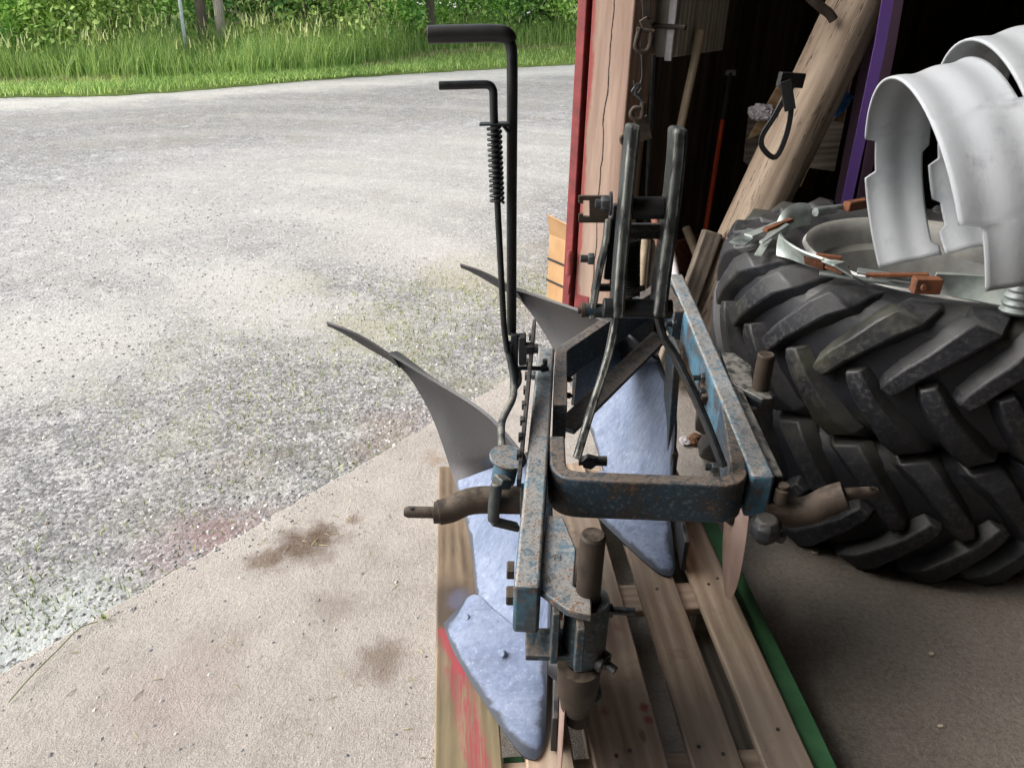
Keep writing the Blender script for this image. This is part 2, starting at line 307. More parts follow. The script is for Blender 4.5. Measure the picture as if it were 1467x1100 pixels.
col = g.mix(g.math('MULTIPLY', moss, .38), col, g.ramp(n2, [(.3, lin('6a6a4c')), (.7, lin('94926e'))]))
col = g.mix(g.math('MULTIPLY', moss2, .22), col, lin('84856a'))
g.set('Base Color', col)
hgt = g.math('ADD', g.math('MULTIPLY', v1.outputs['Distance'], -.8), g.math('ADD', g.math('MULTIPLY', v2.outputs['Distance'], -.4), g.math('MULTIPLY', n2, .5)))
g.bump(hgt, .42, .008)
M['gravel'] = g.m
g = G('stones', .85, 0, .3); isl = g.island()
g.set('Base Color', g.ramp(isl, [(0, lin('6c6c6e')), (.3, lin('868688')), (.7, lin('a3a2a0')), (.95, lin('c6c4c0')), (1, lin('86766e'))])); g.bump(g.noise(g.tc('World', rnd=False), 300, 3), .3, .002); M['stones'] = g.m
g = G('verge_soil', .95, 0, .2); n = g.noise(g.tc('World', rnd=False), 3, 6, .7); n2 = g.noise(g.tc('World', rnd=False), 40, 4)
g.set('Base Color', g.mix(n2, g.ramp(n, [(.35, lin('5f6b34')), (.55, lin('6f8a3c')), (.75, lin('9a9468'))]), lin('4f5a2c'))); g.bump(n2, .8, .03); M['verge'] = g.m

# rubber
g = G('tyre_rubber', .5, 0, .45); c = g.tc('Object')
n1 = g.noise(c, 5, 5, .6); n2 = g.noise(c, 70, 5, .7)
col = g.ramp(n1, [(.3, lin('121419')), (.7, lin('22242b'))])
moss = g.math('MULTIPLY', g.step(g.noise(c, 3.1, 4), .54, .7), .22)
col = g.mix(moss, col, lin('777852'))
col = g.mix(g.math('MULTIPLY', g.math('MULTIPLY', g.upf(.1, .9), g.step(n1, .3, .6)), .4), col, lin('5c5b58'))
wear = g.node('ShaderNodeAttribute', attribute_name='edge').outputs['Fac']
col = g.mix(g.math('MULTIPLY', wear, g.math('MULTIPLY', g.step(n2, .46, .66), .35)), col, lin('6e6c69'))
g.set('Base Color', col); g.set('Roughness', g.ramp(n2, [(.3, .42), (.7, .66)])); g.bump(n2, .2, .0015); M['rubber'] = g.m

g = G('white_orange_peel_paint', .72, 0, .5); c = g.tc('Object')
n = g.noise(c, 85, 4, .6); n1 = g.noise(c, 3, 4); n5 = g.noise(c, 14, 5, .6)
pt = g.math('MULTIPLY', n, g.ramp(n5, [(.4, .25), (.65, 1)]))
g.set('Base Color', g.mix(g.math('MULTIPLY', g.step(n5, .55, .75), .5), g.mix(n1, lin('999da4'), lin('acb0b3')), lin('80848a'))); g.bump(pt, .4, .003); M['white'] = g.m
M['rim_grey'] = m_steel('silver_rim_paint', lin('8b8c8a'), lin('b0b0ac'), (.4, .65), .1, 20, .15, dust=lin('9a9588'), dustamt=.5)
def m_web(name, a, b):
    g = G(name, .75, 0, .3); w = g.node('ShaderNodeTexWave', {'Vector': g.tc('Object', rnd=False), 'Scale': 90., 'Distortion': .4}, bands_direction='X').outputs['Fac']
    g.set('Base Color', g.mix(w, a, b)); g.bump(w, .4, .002); return g.m
M['purple'] = m_web('purple_webbing', lin('563a80'), lin('7a5aa4'))
M['mauve'] = m_web('faded_purple_webbing', lin('5a4456'), lin('7e6478'))
M['orange'] = m_steel('orange_painted_shaft', lin('c0401e'), lin('dc5228'), (.45, .6), 0, 25, .1)
def m_plain(name, a, b, rough=.7, sc_=20, bump=.3, metal=0):
    return m_steel(name, a, b, (rough - .1, rough + .1), metal, sc_, bump)
M['black_rubber'] = m_plain('black_rubber', lin('121212'), lin('262627'), .5)
M['rag'] = m_plain('grimy_white_rag', lin('8d868a'), lin('cfc9cc'), .85, 12)
M['rag_brown'] = m_plain('brown_stained_cloth', lin('4a3020'), lin('8a6045'), .85, 12)
M['glove'] = m_plain('blue_glove_fabric', lin('1f64b0'), lin('3f8fdc'), .5, 25)
M['card'] = m_plain('cardboard', lin('9c7a54'), lin('b8946c'), .85, 8, .15)
M['card_pale'] = m_plain('pale_packing_paper', lin('cfae8a'), lin('e2c8a8'), .85, 8, .15)
M['card_dark'] = m_plain('wet_brown_cardboard', lin('5a3a28'), lin('8a6a58'), .85, 8, .15)
M['strap'] = m_plain('black_strap', lin('17181a'), lin('2c2d30'), .5)
M['print'] = m_plain('dark_print', lin('3a3430'), lin('4a4238'), .8)
M['tag'] = m_plain('green_wood_paint', lin('2f5a3a'), lin('487a50'), .6, 14, .25)
M['chip'] = m_plain('pale_wood_chip', lin('b0a088'), lin('d2c6b0'), .85)
M['pole_grey'] = m_plain('galvanised_post', lin('b4bcc4'), lin('dce2e6'), .5)
M['bark'] = m_wood('grey_bark', lin('84786a'), lin('4c443b'), 'Z', 1, bump=.8).m
M['twig'] = m_plain('bleached_twigs', lin('9a8e7c'), lin('c8beac'), .85)
M['post_grey'] = m_wood('grey_weathered_pole', lin('c0b6aa'), lin('8a8276'), 'Z', 1).m
M['leaf_bright'] = m_leaf('young_leaves', lin('7eac42'), lin('cfe880'))
M['leaf_mid'] = m_leaf('green_leaves', lin('5a8e3a'), lin('acd268'))
M['leaf_dark'] = m_leaf('dark_leaves', lin('2e5a2c'), lin('6a9c4e'), .3)
M['leaf_olive'] = m_leaf('olive_leaves', lin('6a8a3a'), lin('bcd072'))
M['grass'] = m_leaf('meadow_grass', lin('5a8436'), lin('b0c473'), .45)
M['grass_dry'] = m_leaf('seeding_grass', lin('90a050'), lin('c8c890'), .4)
M['hay'] = m_leaf('cut_dry_grass', lin('8a8256'), lin('c4b88c'), .3)
M['weed'] = m_leaf('yard_weeds', lin('5c7030'), lin('96a05a'), .3)

# ------------------------------------------------------------------ mesh building
WM = {}
def frame(o, z, x=(1, 0, 0)):
    z = V(z).normalized(); x = V(x); x = (x - z * x.dot(z)).normalized(); y = z.cross(x)
    return Matrix(((x.x, y.x, z.x, o[0]), (x.y, y.y, z.y, o[1]), (x.z, y.z, z.z, o[2]), (0, 0, 0, 1)))
def smooth_path(pts, n=6):
    pts = [V(p) for p in pts]
    if len(pts) < 3: return pts
    out = []
    for i in range(len(pts) - 1):
        p0 = pts[max(i - 1, 0)]; p1 = pts[i]; p2 = pts[i + 1]; p3 = pts[min(i + 2, len(pts) - 1)]
        for k in range(n):
            t = k / n
            out.append(.5 * ((2 * p1) + (p2 - p0) * t + (2 * p0 - 5 * p1 + 4 * p2 - p3) * t * t + (3 * p1 - p0 - 3 * p2 + p3) * t ** 3))
    return out + [pts[-1]]
def fillet(pts, r, n=5):
    """polyline with rounded corners"""
    pts = [V(p) for p in pts]; out = [pts[0]]
    for i in range(1, len(pts) - 1):
        a = (pts[i - 1] - pts[i]); b = (pts[i + 1] - pts[i]); d = min(r, a.length * .48, b.length * .48)
        A = pts[i] + a.normalized() * d; B = pts[i] + b.normalized() * d
        for k in range(n + 1):
            t = k / n; out.append(A * (1 - t) ** 2 + pts[i] * 2 * t * (1 - t) + B * t * t)
    return out + [pts[-1]]

class MB:
    def __init__(s): s.v = []; s.f = []; s.e = []
    def add(s, vs, fs, edge=None):
        o = len(s.v); s.v += [V(p) for p in vs]; s.f += [tuple(i + o for i in f) for f in fs]
        s.e += (edge if edge is not None else [0.] * len(vs)); return s
    def box(s, c, size, m=None):
        c = V(c); hx, hy, hz = (x / 2 for x in size); vs = []
        for x, y, z in ((-1, -1, -1), (1, -1, -1), (1, 1, -1), (-1, 1, -1), (-1, -1, 1), (1, -1, 1), (1, 1, 1), (-1, 1, 1)):
            p = V((x * hx, y * hy, z * hz)); vs.append(c + (m @ p if m else p))
        return s.add(vs, [(0, 3, 2, 1), (4, 5, 6, 7), (0, 1, 5, 4), (1, 2, 6, 5), (2, 3, 7, 6), (3, 0, 4, 7)])
    def bar(s, p0, p1, w, h, up=(0, 0, 1), top=False):
        """straight flat bar; w across, h along up; top=True when p0-p1 run along the top face"""
        p0, p1 = V(p0), V(p1); d = (p1 - p0); L = d.length; d.normalize(); up = V(up)
        side = d.cross(up).normalized(); u = side.cross(d).normalized()
        c = (p0 + p1) / 2 - (u * h / 2 if top else V((0, 0, 0)))
        m = Matrix((d, side, u)).transposed()
        return s.box(c, (L, w, h), m)
    def rect(s, pts, w, h, up=(0, 0, 1), top=True):
        """mitred rectangular section swept along pts (path in the plane across up)"""
        pts = [V(p) for p in pts]; up = V(up).normalized(); vs = []; fs = []; n = len(pts)
        for i, p in enumerate(pts):
            a = (p - pts[i - 1]).normalized() if i else None; b = (pts[i + 1] - p).normalized() if i < n - 1 else None
            t = ((a or b) + (b or a)).normalized(); sd = t.cross(up).normalized()
            k = 1.
            if a and b: k = 1 / max(.35, sqrt(max(0, (1 + a.dot(b)) / 2)))
            o = -up * h if top else -up * h / 2; o2 = V((0, 0, 0)) if top else up * h / 2
            vs += [p + sd * w / 2 * k + o, p - sd * w / 2 * k + o, p - sd * w / 2 * k + o2, p + sd * w / 2 * k + o2]
            if i:
                q = 4 * i
                for j in range(4): fs.append((q - 4 + j, q + j, q + (j + 1) % 4, q - 4 + (j + 1) % 4))
        fs += [(0, 1, 2, 3), (4 * n - 1, 4 * n - 2, 4 * n - 3, 4 * n - 4)]
        return s.add(vs, fs)
    def tube(s, pts, r, n=14, cap=True):
        pts = [V(p) for p in pts]; m = len(pts); rs = r if isinstance(r, (list, tuple)) else [r] * m
        t0 = (pts[1] - pts[0]).normalized(); ref = V((0, 0, 1)) if abs(t0.z) < .9 else V((1, 0, 0))
        nx = (ref - t0 * ref.dot(t0)).normalized(); vs = []; fs = []
        for i, p in enumerate(pts):
            t = (pts[min(i + 1, m - 1)] - pts[max(i - 1, 0)])
            t = t.normalized() if t.length > 1e-9 else t0
            nx = (nx - t * nx.dot(t)).normalized(); ny = t.cross(nx)
            for k in range(n):
                a = 2 * pi * k / n; vs.append(p + (nx * cos(a) + ny * sin(a)) * rs[i])
            if i:
                q = n * i
                for k in range(n): fs.append((q - n + k, q - n + (k + 1) % n, q + (k + 1) % n, q + k))
        if cap: fs += [tuple(range(n - 1, -1, -1)), tuple(range(n * (m - 1), n * m))]
        return s.add(vs, fs)
    def cyl(s, p0, p1, r, n=20): return s.tube([p0, p1], r, n)
    def lathe(s, prof, m=Matrix(), n=32, close=False, edge=None):
        vs = []; fs = []; k = len(prof)
        for i in range(n):
            a = 2 * pi * i / n
            for r, z in prof: vs.append(m @ V((r * cos(a), r * sin(a), z)))
        for i in range(n):
            j = (i + 1) % n
            for q in range(k if close else k - 1):
                q2 = (q + 1) % k; fs.append((i * k + q, j * k + q, j * k + q2, i * k + q2))
        return s.add(vs, fs, edge)
    def hexa(s, p, axis, r, L):
        """hexagon bolt head or nut"""
        m = frame(p, axis, (.3, .8, .4)); vs = []
        for z, k in ((0, 1), (L * .82, 1), (L, .86)):
            for i in range(6): vs.append(m @ V((r * k * cos(i * pi / 3), r * k * sin(i * pi / 3), z)))
        fs = [tuple(range(5, -1, -1)), tuple(range(12, 18))]
        for a in (0, 6): fs += [(a + i, a + (i + 1) % 6, a + 6 + (i + 1) % 6, a + 6 + i) for i in range(6)]
        return s.add(vs, fs)
    def bolt(s, p, axis, r=.011, L=.01, shank=.02):
        a = V(axis).normalized(); s.hexa(p, a, r, L); s.cyl(V(p) + a * L * .9, V(p) + a * (L + shank), r * .55, 12); return s
    def prism(s, poly, thick):
        poly = [V(p) for p in poly]; t = V(thick); n = len(poly)
        return s.add(poly + [p + t for p in poly], [tuple(range(n - 1, -1, -1)), tuple(range(n, 2 * n))] + [(i, (i + 1) % n, n + (i + 1) % n, n + i) for i in range(n)])
    def spring(s, p0, p1, R, r, turns, n=14, seg=8):
        p0, p1 = V(p0), V(p1); m = frame(p0, p1 - p0, (1, .1, .2)); L = (p1 - p0).length; pts = []
        N = int(turns * n)
        for i in range(N + 1):
            a = 2 * pi * i / n; pts.append(m @ V((R * cos(a), R * sin(a), L * i / N)))
        return s.tube(pts, r, seg)
    def build(s, name, mat, parent=None, bevel=0., angle=35, solid=0., sub=0, fr=None, seg=2):
        me = bpy.data.meshes.new(name)
        if fr is None:
            lo = V([min(p[i] for p in s.v) for i in range(3)]); hi = V([max(p[i] for p in s.v) for i in range(3)])
            fr = Matrix.Translation(V(((lo.x + hi.x) / 2, (lo.y + hi.y) / 2, lo.z)))
        inv = fr.inverted()
        me.from_pydata([inv @ p for p in s.v], [], s.f); me.validate()
        if any(s.e):
            at = me.attributes.new('edge', 'FLOAT', 'POINT'); at.data.foreach_set('value', s.e)
        bm = bmesh.new(); bm.from_mesh(me); bmesh.ops.recalc_face_normals(bm, faces=bm.faces) if len(s.f) < 60000 else None; bm.to_mesh(me); bm.free()
        me.polygons.foreach_set('use_smooth', [angle > 0] * len(me.polygons))
        if angle > 0: me.set_sharp_from_angle(angle=radians(angle))
        me.materials.append(mat if not isinstance(mat, str) else M[mat])
        o = bpy.data.objects.new(name, me); COL.objects.link(o)
        if parent: o.parent = parent; o.matrix_basis = WM[parent].inverted() @ fr
        else: o.matrix_basis = fr
        WM[o] = fr.copy()
        if solid: md = o.modifiers.new('solid', 'SOLIDIFY'); md.thickness = abs(solid); md.offset = -1 if solid > 0 else 1
        if bevel: md = o.modifiers.new('bevel', 'BEVEL'); md.width = bevel; md.segments = seg; md.limit_method = 'ANGLE'; md.angle_limit = radians(40); md.harden_normals = False
        if sub: md = o.modifiers.new('sub', 'SUBSURF'); md.levels = md.render_levels = sub
        return o

def tag(o, label=None, cat=None, group=None, kind=None):
    for k, v in (('label', label), ('category', cat), ('group', group), ('kind', kind)):
        if v: o[k] = v
    return o
def thing(name, label, cat, loc, group=None):
    o = bpy.data.objects.new(name, None); COL.objects.link(o); o.empty_display_size = .1; o.location = V(loc)
    WM[o] = Matrix.Translation(V(loc)); return tag(o, label, cat, group)
def copy_tree(o, parent=None):
    c = o.copy(); COL.objects.link(c)
    if parent: c.parent = parent
    WM[c] = WM[o].copy()
    for ch in list(o.children): copy_tree(ch, c)
    return c

# ------------------------------------------------------------------ ground, floor
DU = V((.607, .795, 0)).normalized(); DN = V((-DU.y, DU.x, 0))          # along the front wall; outwards
D0 = az(812, 505, 0); D0.z = 0
def wl(s, n, z=0.): return D0 + DU * s + DN * n + V((0, 0, z))            # front-wall coordinates
def aw(px, py, n=-.13):                                                     # point seen at that pixel, n outwards from the wall line
    d = _ray(px, py); t = ((D0 + DN * n) - CP).dot(DN) / d.dot(DN); return CP + d * t
GZ = -.03
mb = MB(); S = 250.
mb.add([(-S, -S, GZ), (S, -S, GZ), (S, S, GZ), (-S, S, GZ)], [(0, 1, 2, 3)])
tag(mb.build('ground', 'gravel', angle=0), kind='structure')

edge_pts = []
for i in range(1200):
    s_ = -7 + 14 * i / 1199
    k = mnoise.noise(V((s_ * 2.3, 1.7, 0))) * .007 + mnoise.noise(V((s_ * 11, 4.7, 0))) * .009 + mnoise.noise(V((s_ * 31, 9.7, 0))) * .005
    edge_pts.append(wl(s_, .05 + k, 0))
mb = MB(); n = len(edge_pts)
back = [wl(-7, -9, 0), wl(7, -9, 0)]
top = edge_pts + [back[1], back[0]]
mb.prism([p + V((0, 0, -.2)) for p in top], (0, 0, .2))
tag(mb.build('floor', 'concrete', bevel=.006, angle=30), kind='structure')

def stones(n, gen, r0, r1):
    mb = MB()
    for _ in range(n):
        p = gen()
        if p is None: continue
        r = r0 + (r1 - r0) * R_.random() ** 3
        m = Matrix.Rotation(R_.random() * 6.3, 3, 'Z') @ Matrix.Rotation((R_.random() - .5) * .7, 3, 'X')
        vs = []
        for x, y, z in ((1, 0, 0), (.3, .8, 0), (-.8, .5, 0), (-.7, -.6, 0), (.4, -.9, 0), (0.1, 0.1, .62), (-.3, -.2, .5)):
            q = V((x * (.8 + .5 * R_.random()), y * (.7 + .4 * R_.random()), z * (.6 + .6 * R_.random()) - .12)) * r
            vs.append(p + m @ q)
        mb.add(vs, [(0, 1, 5), (1, 2, 5), (2, 6, 5), (2, 3, 6), (3, 4, 6), (4, 0, 5), (4, 5, 6)])
    return mb
def g1():
    s_ = R_.uniform(-4.6, .6); n_ = .07 + 5.2 * R_.random() ** 1.6
    p = wl(s_, n_, GZ); x, y = proj(p)
    return p if -40 < x < 860 and y < 1140 else None
def g1b():
    s_ = R_.uniform(-7, 1.5); n_ = R_.uniform(2.2, 11.5); p = wl(s_, n_, GZ); x, y = proj(p)
    return p if -20 < x < 850 and p.dot(V((-.58, .8148, 0))) < 12 else None
tag(stones(26000, g1b, .005, .013).build('scattered_gravel', 'stones', angle=0), 'loose pale stones scattered over the far part of the yard', 'gravel', kind='stuff')
tag(stones(30000, g1, .0025, .013).build('gravel_stones', 'stones', angle=0), 'loose grey stones lying on the gravel yard', 'gravel', kind='stuff')

def blades(mb, p, h, w, lean, az_, seg=2):
    d = V((cos(az_), sin(az_), 0)); sd = V((-sin(az_), cos(az_), 0)) * w / 2; vs = []; fs = []
    for i in range(seg + 1):
        t = i / seg; q = V(p) + V((0, 0, h * t * (1 - .25 * lean * t))) + d * (h * lean * t * t); k = (1 - t) * .9 + .1
        vs += [q - sd * k, q + sd * k]
        if i: fs.append((2 * i - 2, 2 * i - 1, 2 * i + 1, 2 * i))
    mb.add(vs, fs)
# weeds in the yard
mb = MB()
tufts = [(345, 585, 10), (322, 628, 6), (275, 735, 10), (150, 630, 4), (165, 610, 4), (238, 598, 3), (415, 512, 6), (420, 570, 8), (455, 545, 10), (470, 560, 6), (512, 662, 5), (405, 640, 5),
         (500, 690, 8), (215, 850, 6), (185, 860, 4), (60, 860, 8), (40, 890, 8), (30, 800, 12), (10, 910, 6), (300, 500, 6), (350, 480, 6), (430, 520, 8), (560, 440, 12), (600, 425, 12),
         (640, 430, 14), (660, 460, 14), (690, 480, 16), (700, 500, 16), (650, 500, 14), (610, 470, 12), (580, 500, 10), (720, 440, 14), (690, 420, 14), (640, 400, 10), (760, 400, 14), (780, 420, 14), (740, 410, 12), (560, 545, 6), (530, 470, 6),
         (590, 410, 8), (520, 430, 6), (625, 520, 8), (540, 610, 5), (255, 560, 4), (130, 600, 4), (370, 590, 6), (330, 540, 6)]
for px, py, n_ in tufts:
    c0 = az(px, py, GZ); sp = .05 + .035 * c0.y
    for _ in range(n_ * 9):
        p = c0 + V((R_.gauss(0, sp), R_.gauss(0, sp), 0)); blades(mb, p, R_.uniform(.008, .028), .0045, R_.uniform(.3, 1.3), R_.random() * 6.3)
tag(mb.build('yard_weeds', 'weed', angle=0), 'sparse low weeds sprouting through the gravel', 'weeds', kind='stuff')
# ------------------------------------------------------------------ verge, hedge and trees beyond the yard
E1 = V((.815, .58, 0)).normalized(); E2 = V((-E1.y, E1.x, 0))
EP = [az(x, y, GZ) for x, y in ((-500, 185), (-150, 152), (0, 141), (200, 136), (420, 118), (560, 108), (700, 100), (835, 92), (1200, 72))]
TP = [az(x, y, GZ) for x, y in ((-500, 165), (-150, 135), (0, 124), (200, 118), (420, 109), (540, 98), (620, 79), (835, 66), (1200, 50))]
mb = MB(); nE = len(EP); rows = []
pe = smooth_path(EP, 12)
vs = []; fs = []
for i, p in enumerate(pe):
    nz = mnoise.noise(V((i * .37, 0, 5))) * .14
    vs += [p + E2 * nz + V((0, 0, .006)), p + E2 * (nz + .25) + V((0, 0, .05)), p + E2 * 60 + V((0, 0, .35))]
    if i: q = 3 * i; fs += [(q - 3, q, q + 1, q - 2), (q - 2, q + 1, q + 2, q - 1)]
mb.add(vs, fs); tag(mb.build('verge', 'verge', angle=60), kind='structure')
tp = smooth_path(TP, 12)
def between(a, b, t): return a + (b - a) * t
mb = MB(); mbd = MB()
for _ in range(26000):
    i = R_.randrange(len(pe)); i2 = min(len(pe) - 1, i + 1); t = R_.random()
    a = between(pe[i], pe[i2], t); b = between(tp[i], tp[i2], t); k = R_.random()
    p = between(a, b, k) + E2 * R_.gauss(0, .08) + V((R_.gauss(0, .12), R_.gauss(0, .12), 0)); p.z = .02
    x, y = proj(p)
    if -60 < x < 900: blades(mbd if (k > .7 and (x > 520 or x < 190) and R_.random() < .75) else mb, p, R_.uniform(.04, .13), .012, R_.uniform(.2, 1.1), R_.random() * 6.3)
tag(mb.build('mown_grass', 'grass', angle=0), 'short mown grass along the edge of the road', 'grass', kind='stuff')
tag(mbd.build('dry_cut_grass', 'hay', angle=0), 'dry brownish cut grass between the mown strip and the tall grass', 'grass', kind='stuff')
mb = MB(); mb2 = MB()
for _ in range(30000):
    i = R_.randrange(len(tp)); i2 = min(len(tp) - 1, i + 1); t = R_.random()
    a = between(tp[i], tp[i2], t); k = R_.random() ** .8 * 2.6
    p = a + E2 * (k - .15 + mnoise.noise(V((i * .5, t, 9))) * .3) + V((R_.gauss(0, .12), R_.gauss(0, .12), 0)); p.z = .03
    x, y = proj(p)
    if not (-80 < x < 920): continue
    hh = (.42 + .28 * mnoise.noise(V((p.x * .9, p.y * .9, 2)))) * (.75 + .5 * R_.random()) * (.6 + .4 * min(1, k + .3)) + .1
    if 585 < x < 640 and k > .6: hh *= .6
    if x < 560 and mnoise.noise(V((p.x * .35, p.y * .35, 7))) > .25: hh *= 1.15
    blades(mb, p, hh, .013, R_.uniform(.1, .8), R_.random() * 6.3, 3)
    if R_.random() < .07:
        q = p + V((0, 0, hh * 1.05)); blades(mb2, q, .16, .022, .5, R_.random() * 6.3, 2); blades(mb2, p, hh * 1.1, .005, .05, R_.random() * 6.3, 2)
tag(mb.build('tall_grass', 'grass', angle=0), 'tall unmown green grass in front of the shrubs', 'grass', kind='stuff')
tag(mb2.build('grass_seed_heads', 'grass_dry', angle=0), 'pale seed heads standing above the tall grass', 'grass', kind='stuff')

def leaf(mb, p, s_, n_, tw):
    n_ = V(n_).normalized(); ref = V((0, 0, 1)) if abs(n_.z) < .9 else V((1, 0, 0)); a = n_.cross(ref).normalized(); b = n_.cross(a)
    d = a * cos(tw) + b * sin(tw); e = n_.cross(d); 
    mb.add([p - d * s_ * .5, p + e * s_ * .3 + n_ * s_ * .05, p + d * s_ * .55, p - e * s_ * .3 + n_ * s_ * .05], [(0, 3, 2), (0, 2, 1)])
def crown(c, rad, hgt, n_, s_, seed, clumps=26):
    r = random.Random(seed); mb = MB(); cl = []
    for _ in range(clumps):
        a = r.random() * 2 * pi; zz = r.random(); rr = rad * sqrt(r.random()) * (.95 - .35 * abs(zz - .45))
        cl.append((V((c.x + rr * cos(a), c.y + rr * sin(a), c.z + hgt * zz)), rad * r.uniform(.22, .42)))
    for _ in range(n_):
        q, cr = r.choice(cl); d = V((r.gauss(0, 1), r.gauss(0, 1), r.gauss(0, 1))).normalized()
        p = q + d * cr * r.uniform(.55, 1.08)
        if p.z < .05: continue
        leaf(mb, p, s_ * r.uniform(.6, 1.3), d * .8 + V((r.gauss(0, .5), r.gauss(0, .5), .5 + r.gauss(0, .4))), r.random() * 6.3)
    return mb
def stems(c, rad, hgt, n_, seed, r0=.018):
    r = random.Random(seed); mb = MB()
    for _ in range(n_):
        a = r.random() * 2 * pi; k = r.uniform(.3, .9)
        b = c + V((r.gauss(0, .12), r.gauss(0, .12), 0)); e = c + V((rad * k * cos(a), rad * k * sin(a), hgt * r.uniform(.5, .95)))
        m_ = (b + e) / 2 + V((r.gauss(0, .1), r.gauss(0, .1), .15)); pts = smooth_path([b, m_, e], 4)
        mb.tube(pts, [r0 * (1 - .8 * i / (len(pts) - 1)) for i in range(len(pts))], 5)
    return mb
SHR = [(-55, 2.0, 1.0, 2.1, 'leaf_mid', 'leafy green shrub at the outer edge of the hedge, beside the loose bramble'),
       (40, 2.4, 1.1, 2.3, 'leaf_bright', 'light green bramble shrub left of the thin metal pole, over dry grass heads'),
       (130, 2.0, .9, 1.9, 'leaf_olive', 'olive green arching shrub nearest on the left of the thin metal pole'),
       (205, 3.6, 1.0, 2.4, 'leaf_mid', 'mid green shrub directly behind the thin metal pole'),
       (392, 3.6, .9, 1.7, 'leaf_dark', 'dark shrub behind the fallen bleached branches'),
       (455, 2.3, 1.1, 2.1, 'leaf_olive', 'wide olive green shrub to the right of the fallen branches'),
       (528, 2.8, 1.0, 1.8, 'leaf_mid', 'rounded green shrub sloping down towards the lone tree trunk'),
       (676, 3.4, 1.0, 2.2, 'leaf_mid', 'green shrub just right of the lone tree trunk, behind the crank grip'),
       (735, 3.4, 1.0, 2.2, 'leaf_dark', 'dark green shrub between two brighter shrubs'),
       (800, 2.2, 1.1, 2.6, 'leaf_bright', 'bright yellow green shrub next to the red barn post'),
       (890, 2.6, 1.2, 2.6, 'leaf_mid', 'green shrub partly hidden behind the red barn post')]
def tpoint(px):
    best = min(range(len(tp)), key=lambda i: abs(proj(tp[i])[0] - px)); return tp[best]
for i, (px, off, rad, hgt, mt, lab) in enumerate(SHR):
    b = tpoint(px) + E2 * off; d = _ray(px, 20); d.z = 0
    k = V((b.x, b.y, 0)).length / d.length; c = V((d.x * k, d.y * k, .02))
    rad *= 1.0 + .012 * c.y; t = thing('shrub', lab, 'shrub', c, 'shrubs along the road verge')
    crown(c, rad, hgt, 4300, .105, 100 + i, 30).build('foliage', mt, t, angle=0)
    stems(c, rad * .9, hgt, 9, 300 + i).build('stem', 'bark', t)
TRE = [(-20, 6.0, 2.3, 7.0, .2, .16, 'dark green tree rising behind the bramble shrub'), (110, 7.5, 2.5, 8.0, .4, .2, 'dense tree deep behind the olive arching shrub'), (286, 2.6, 2.0, 7.5, 2.2, .10, 'tree with a slender grey trunk beside the wooden pole'),
       (400, 6.5, 2.5, 8.0, .3, .2, 'dark tree in shade behind the fallen branches'), (520, 6.0, 2.4, 7.0, .4, .18, 'broad tree behind the rounded shrub'), (614, 1.6, 2.2, 8.0, 2.2, .115, 'tree with a bare upright trunk standing in the tall grass'),
       (700, 6.5, 2.4, 8.0, .3, .2, 'shaded tree behind the crank grip'), (790, 6.5, 2.6, 8.5, .4, .2, 'tall tree behind the bright yellow green shrub'), (900, 6.0, 2.6, 8.0, .4, .2, 'tree hidden mostly by the barn post')]
for i, (px, off, rad, hgt, low, tr, lab) in enumerate(TRE):
    b = tpoint(px) + E2 * off; d = _ray(px, 20); d.z = 0
    k = V((b.x, b.y, 0)).length / d.length; c = V((d.x * k, d.y * k, .02))
    t = thing('tree', lab, 'tree', c, 'trees behind the shrubs')
    crown(c + V((0, 0, low)), rad, hgt - low, 5200, .17, 500 + i, 44).build('crown', 'leaf_dark' if i % 3 else 'leaf_mid', t, angle=0)
    m2 = MB(); pts = smooth_path([c - V((0, 0, .1)), c + V((.03, 0, 1.2)), c + V((-.05, .05, 3)), c + V((.05, 0, hgt * .8))], 5); m2.tube(pts, [tr * (1.15 - .85 * j / (len(pts) - 1)) for j in range(len(pts))], 10)
    m2.build('trunk', 'bark', t)
# far wood closing the view
mb = MB(); r = random.Random(5)
for _ in range(26000):
    a = r.uniform(-75, 62); rr = r.uniform(25, 29) + 3 * mnoise.noise(V((a * .1, 0, 0)))
    z = 7.5 * r.random() ** .8 + mnoise.noise(V((a * .15, 3, 0))) * 1.2
    if z < 0: continue
    p = V((rr * sin(radians(a)), rr * cos(radians(a)), z)); leaf(mb, p, r.uniform(.3, .6), V((-p.x * .05 + r.gauss(0, 1), -1 + r.gauss(0, 1), .6 + r.gauss(0, .6))), r.random() * 6.3)
tag(mb.build('far_wood', 'leaf_dark', angle=0), 'dark wood closing off the view beyond the trees', 'wood', kind='stuff')

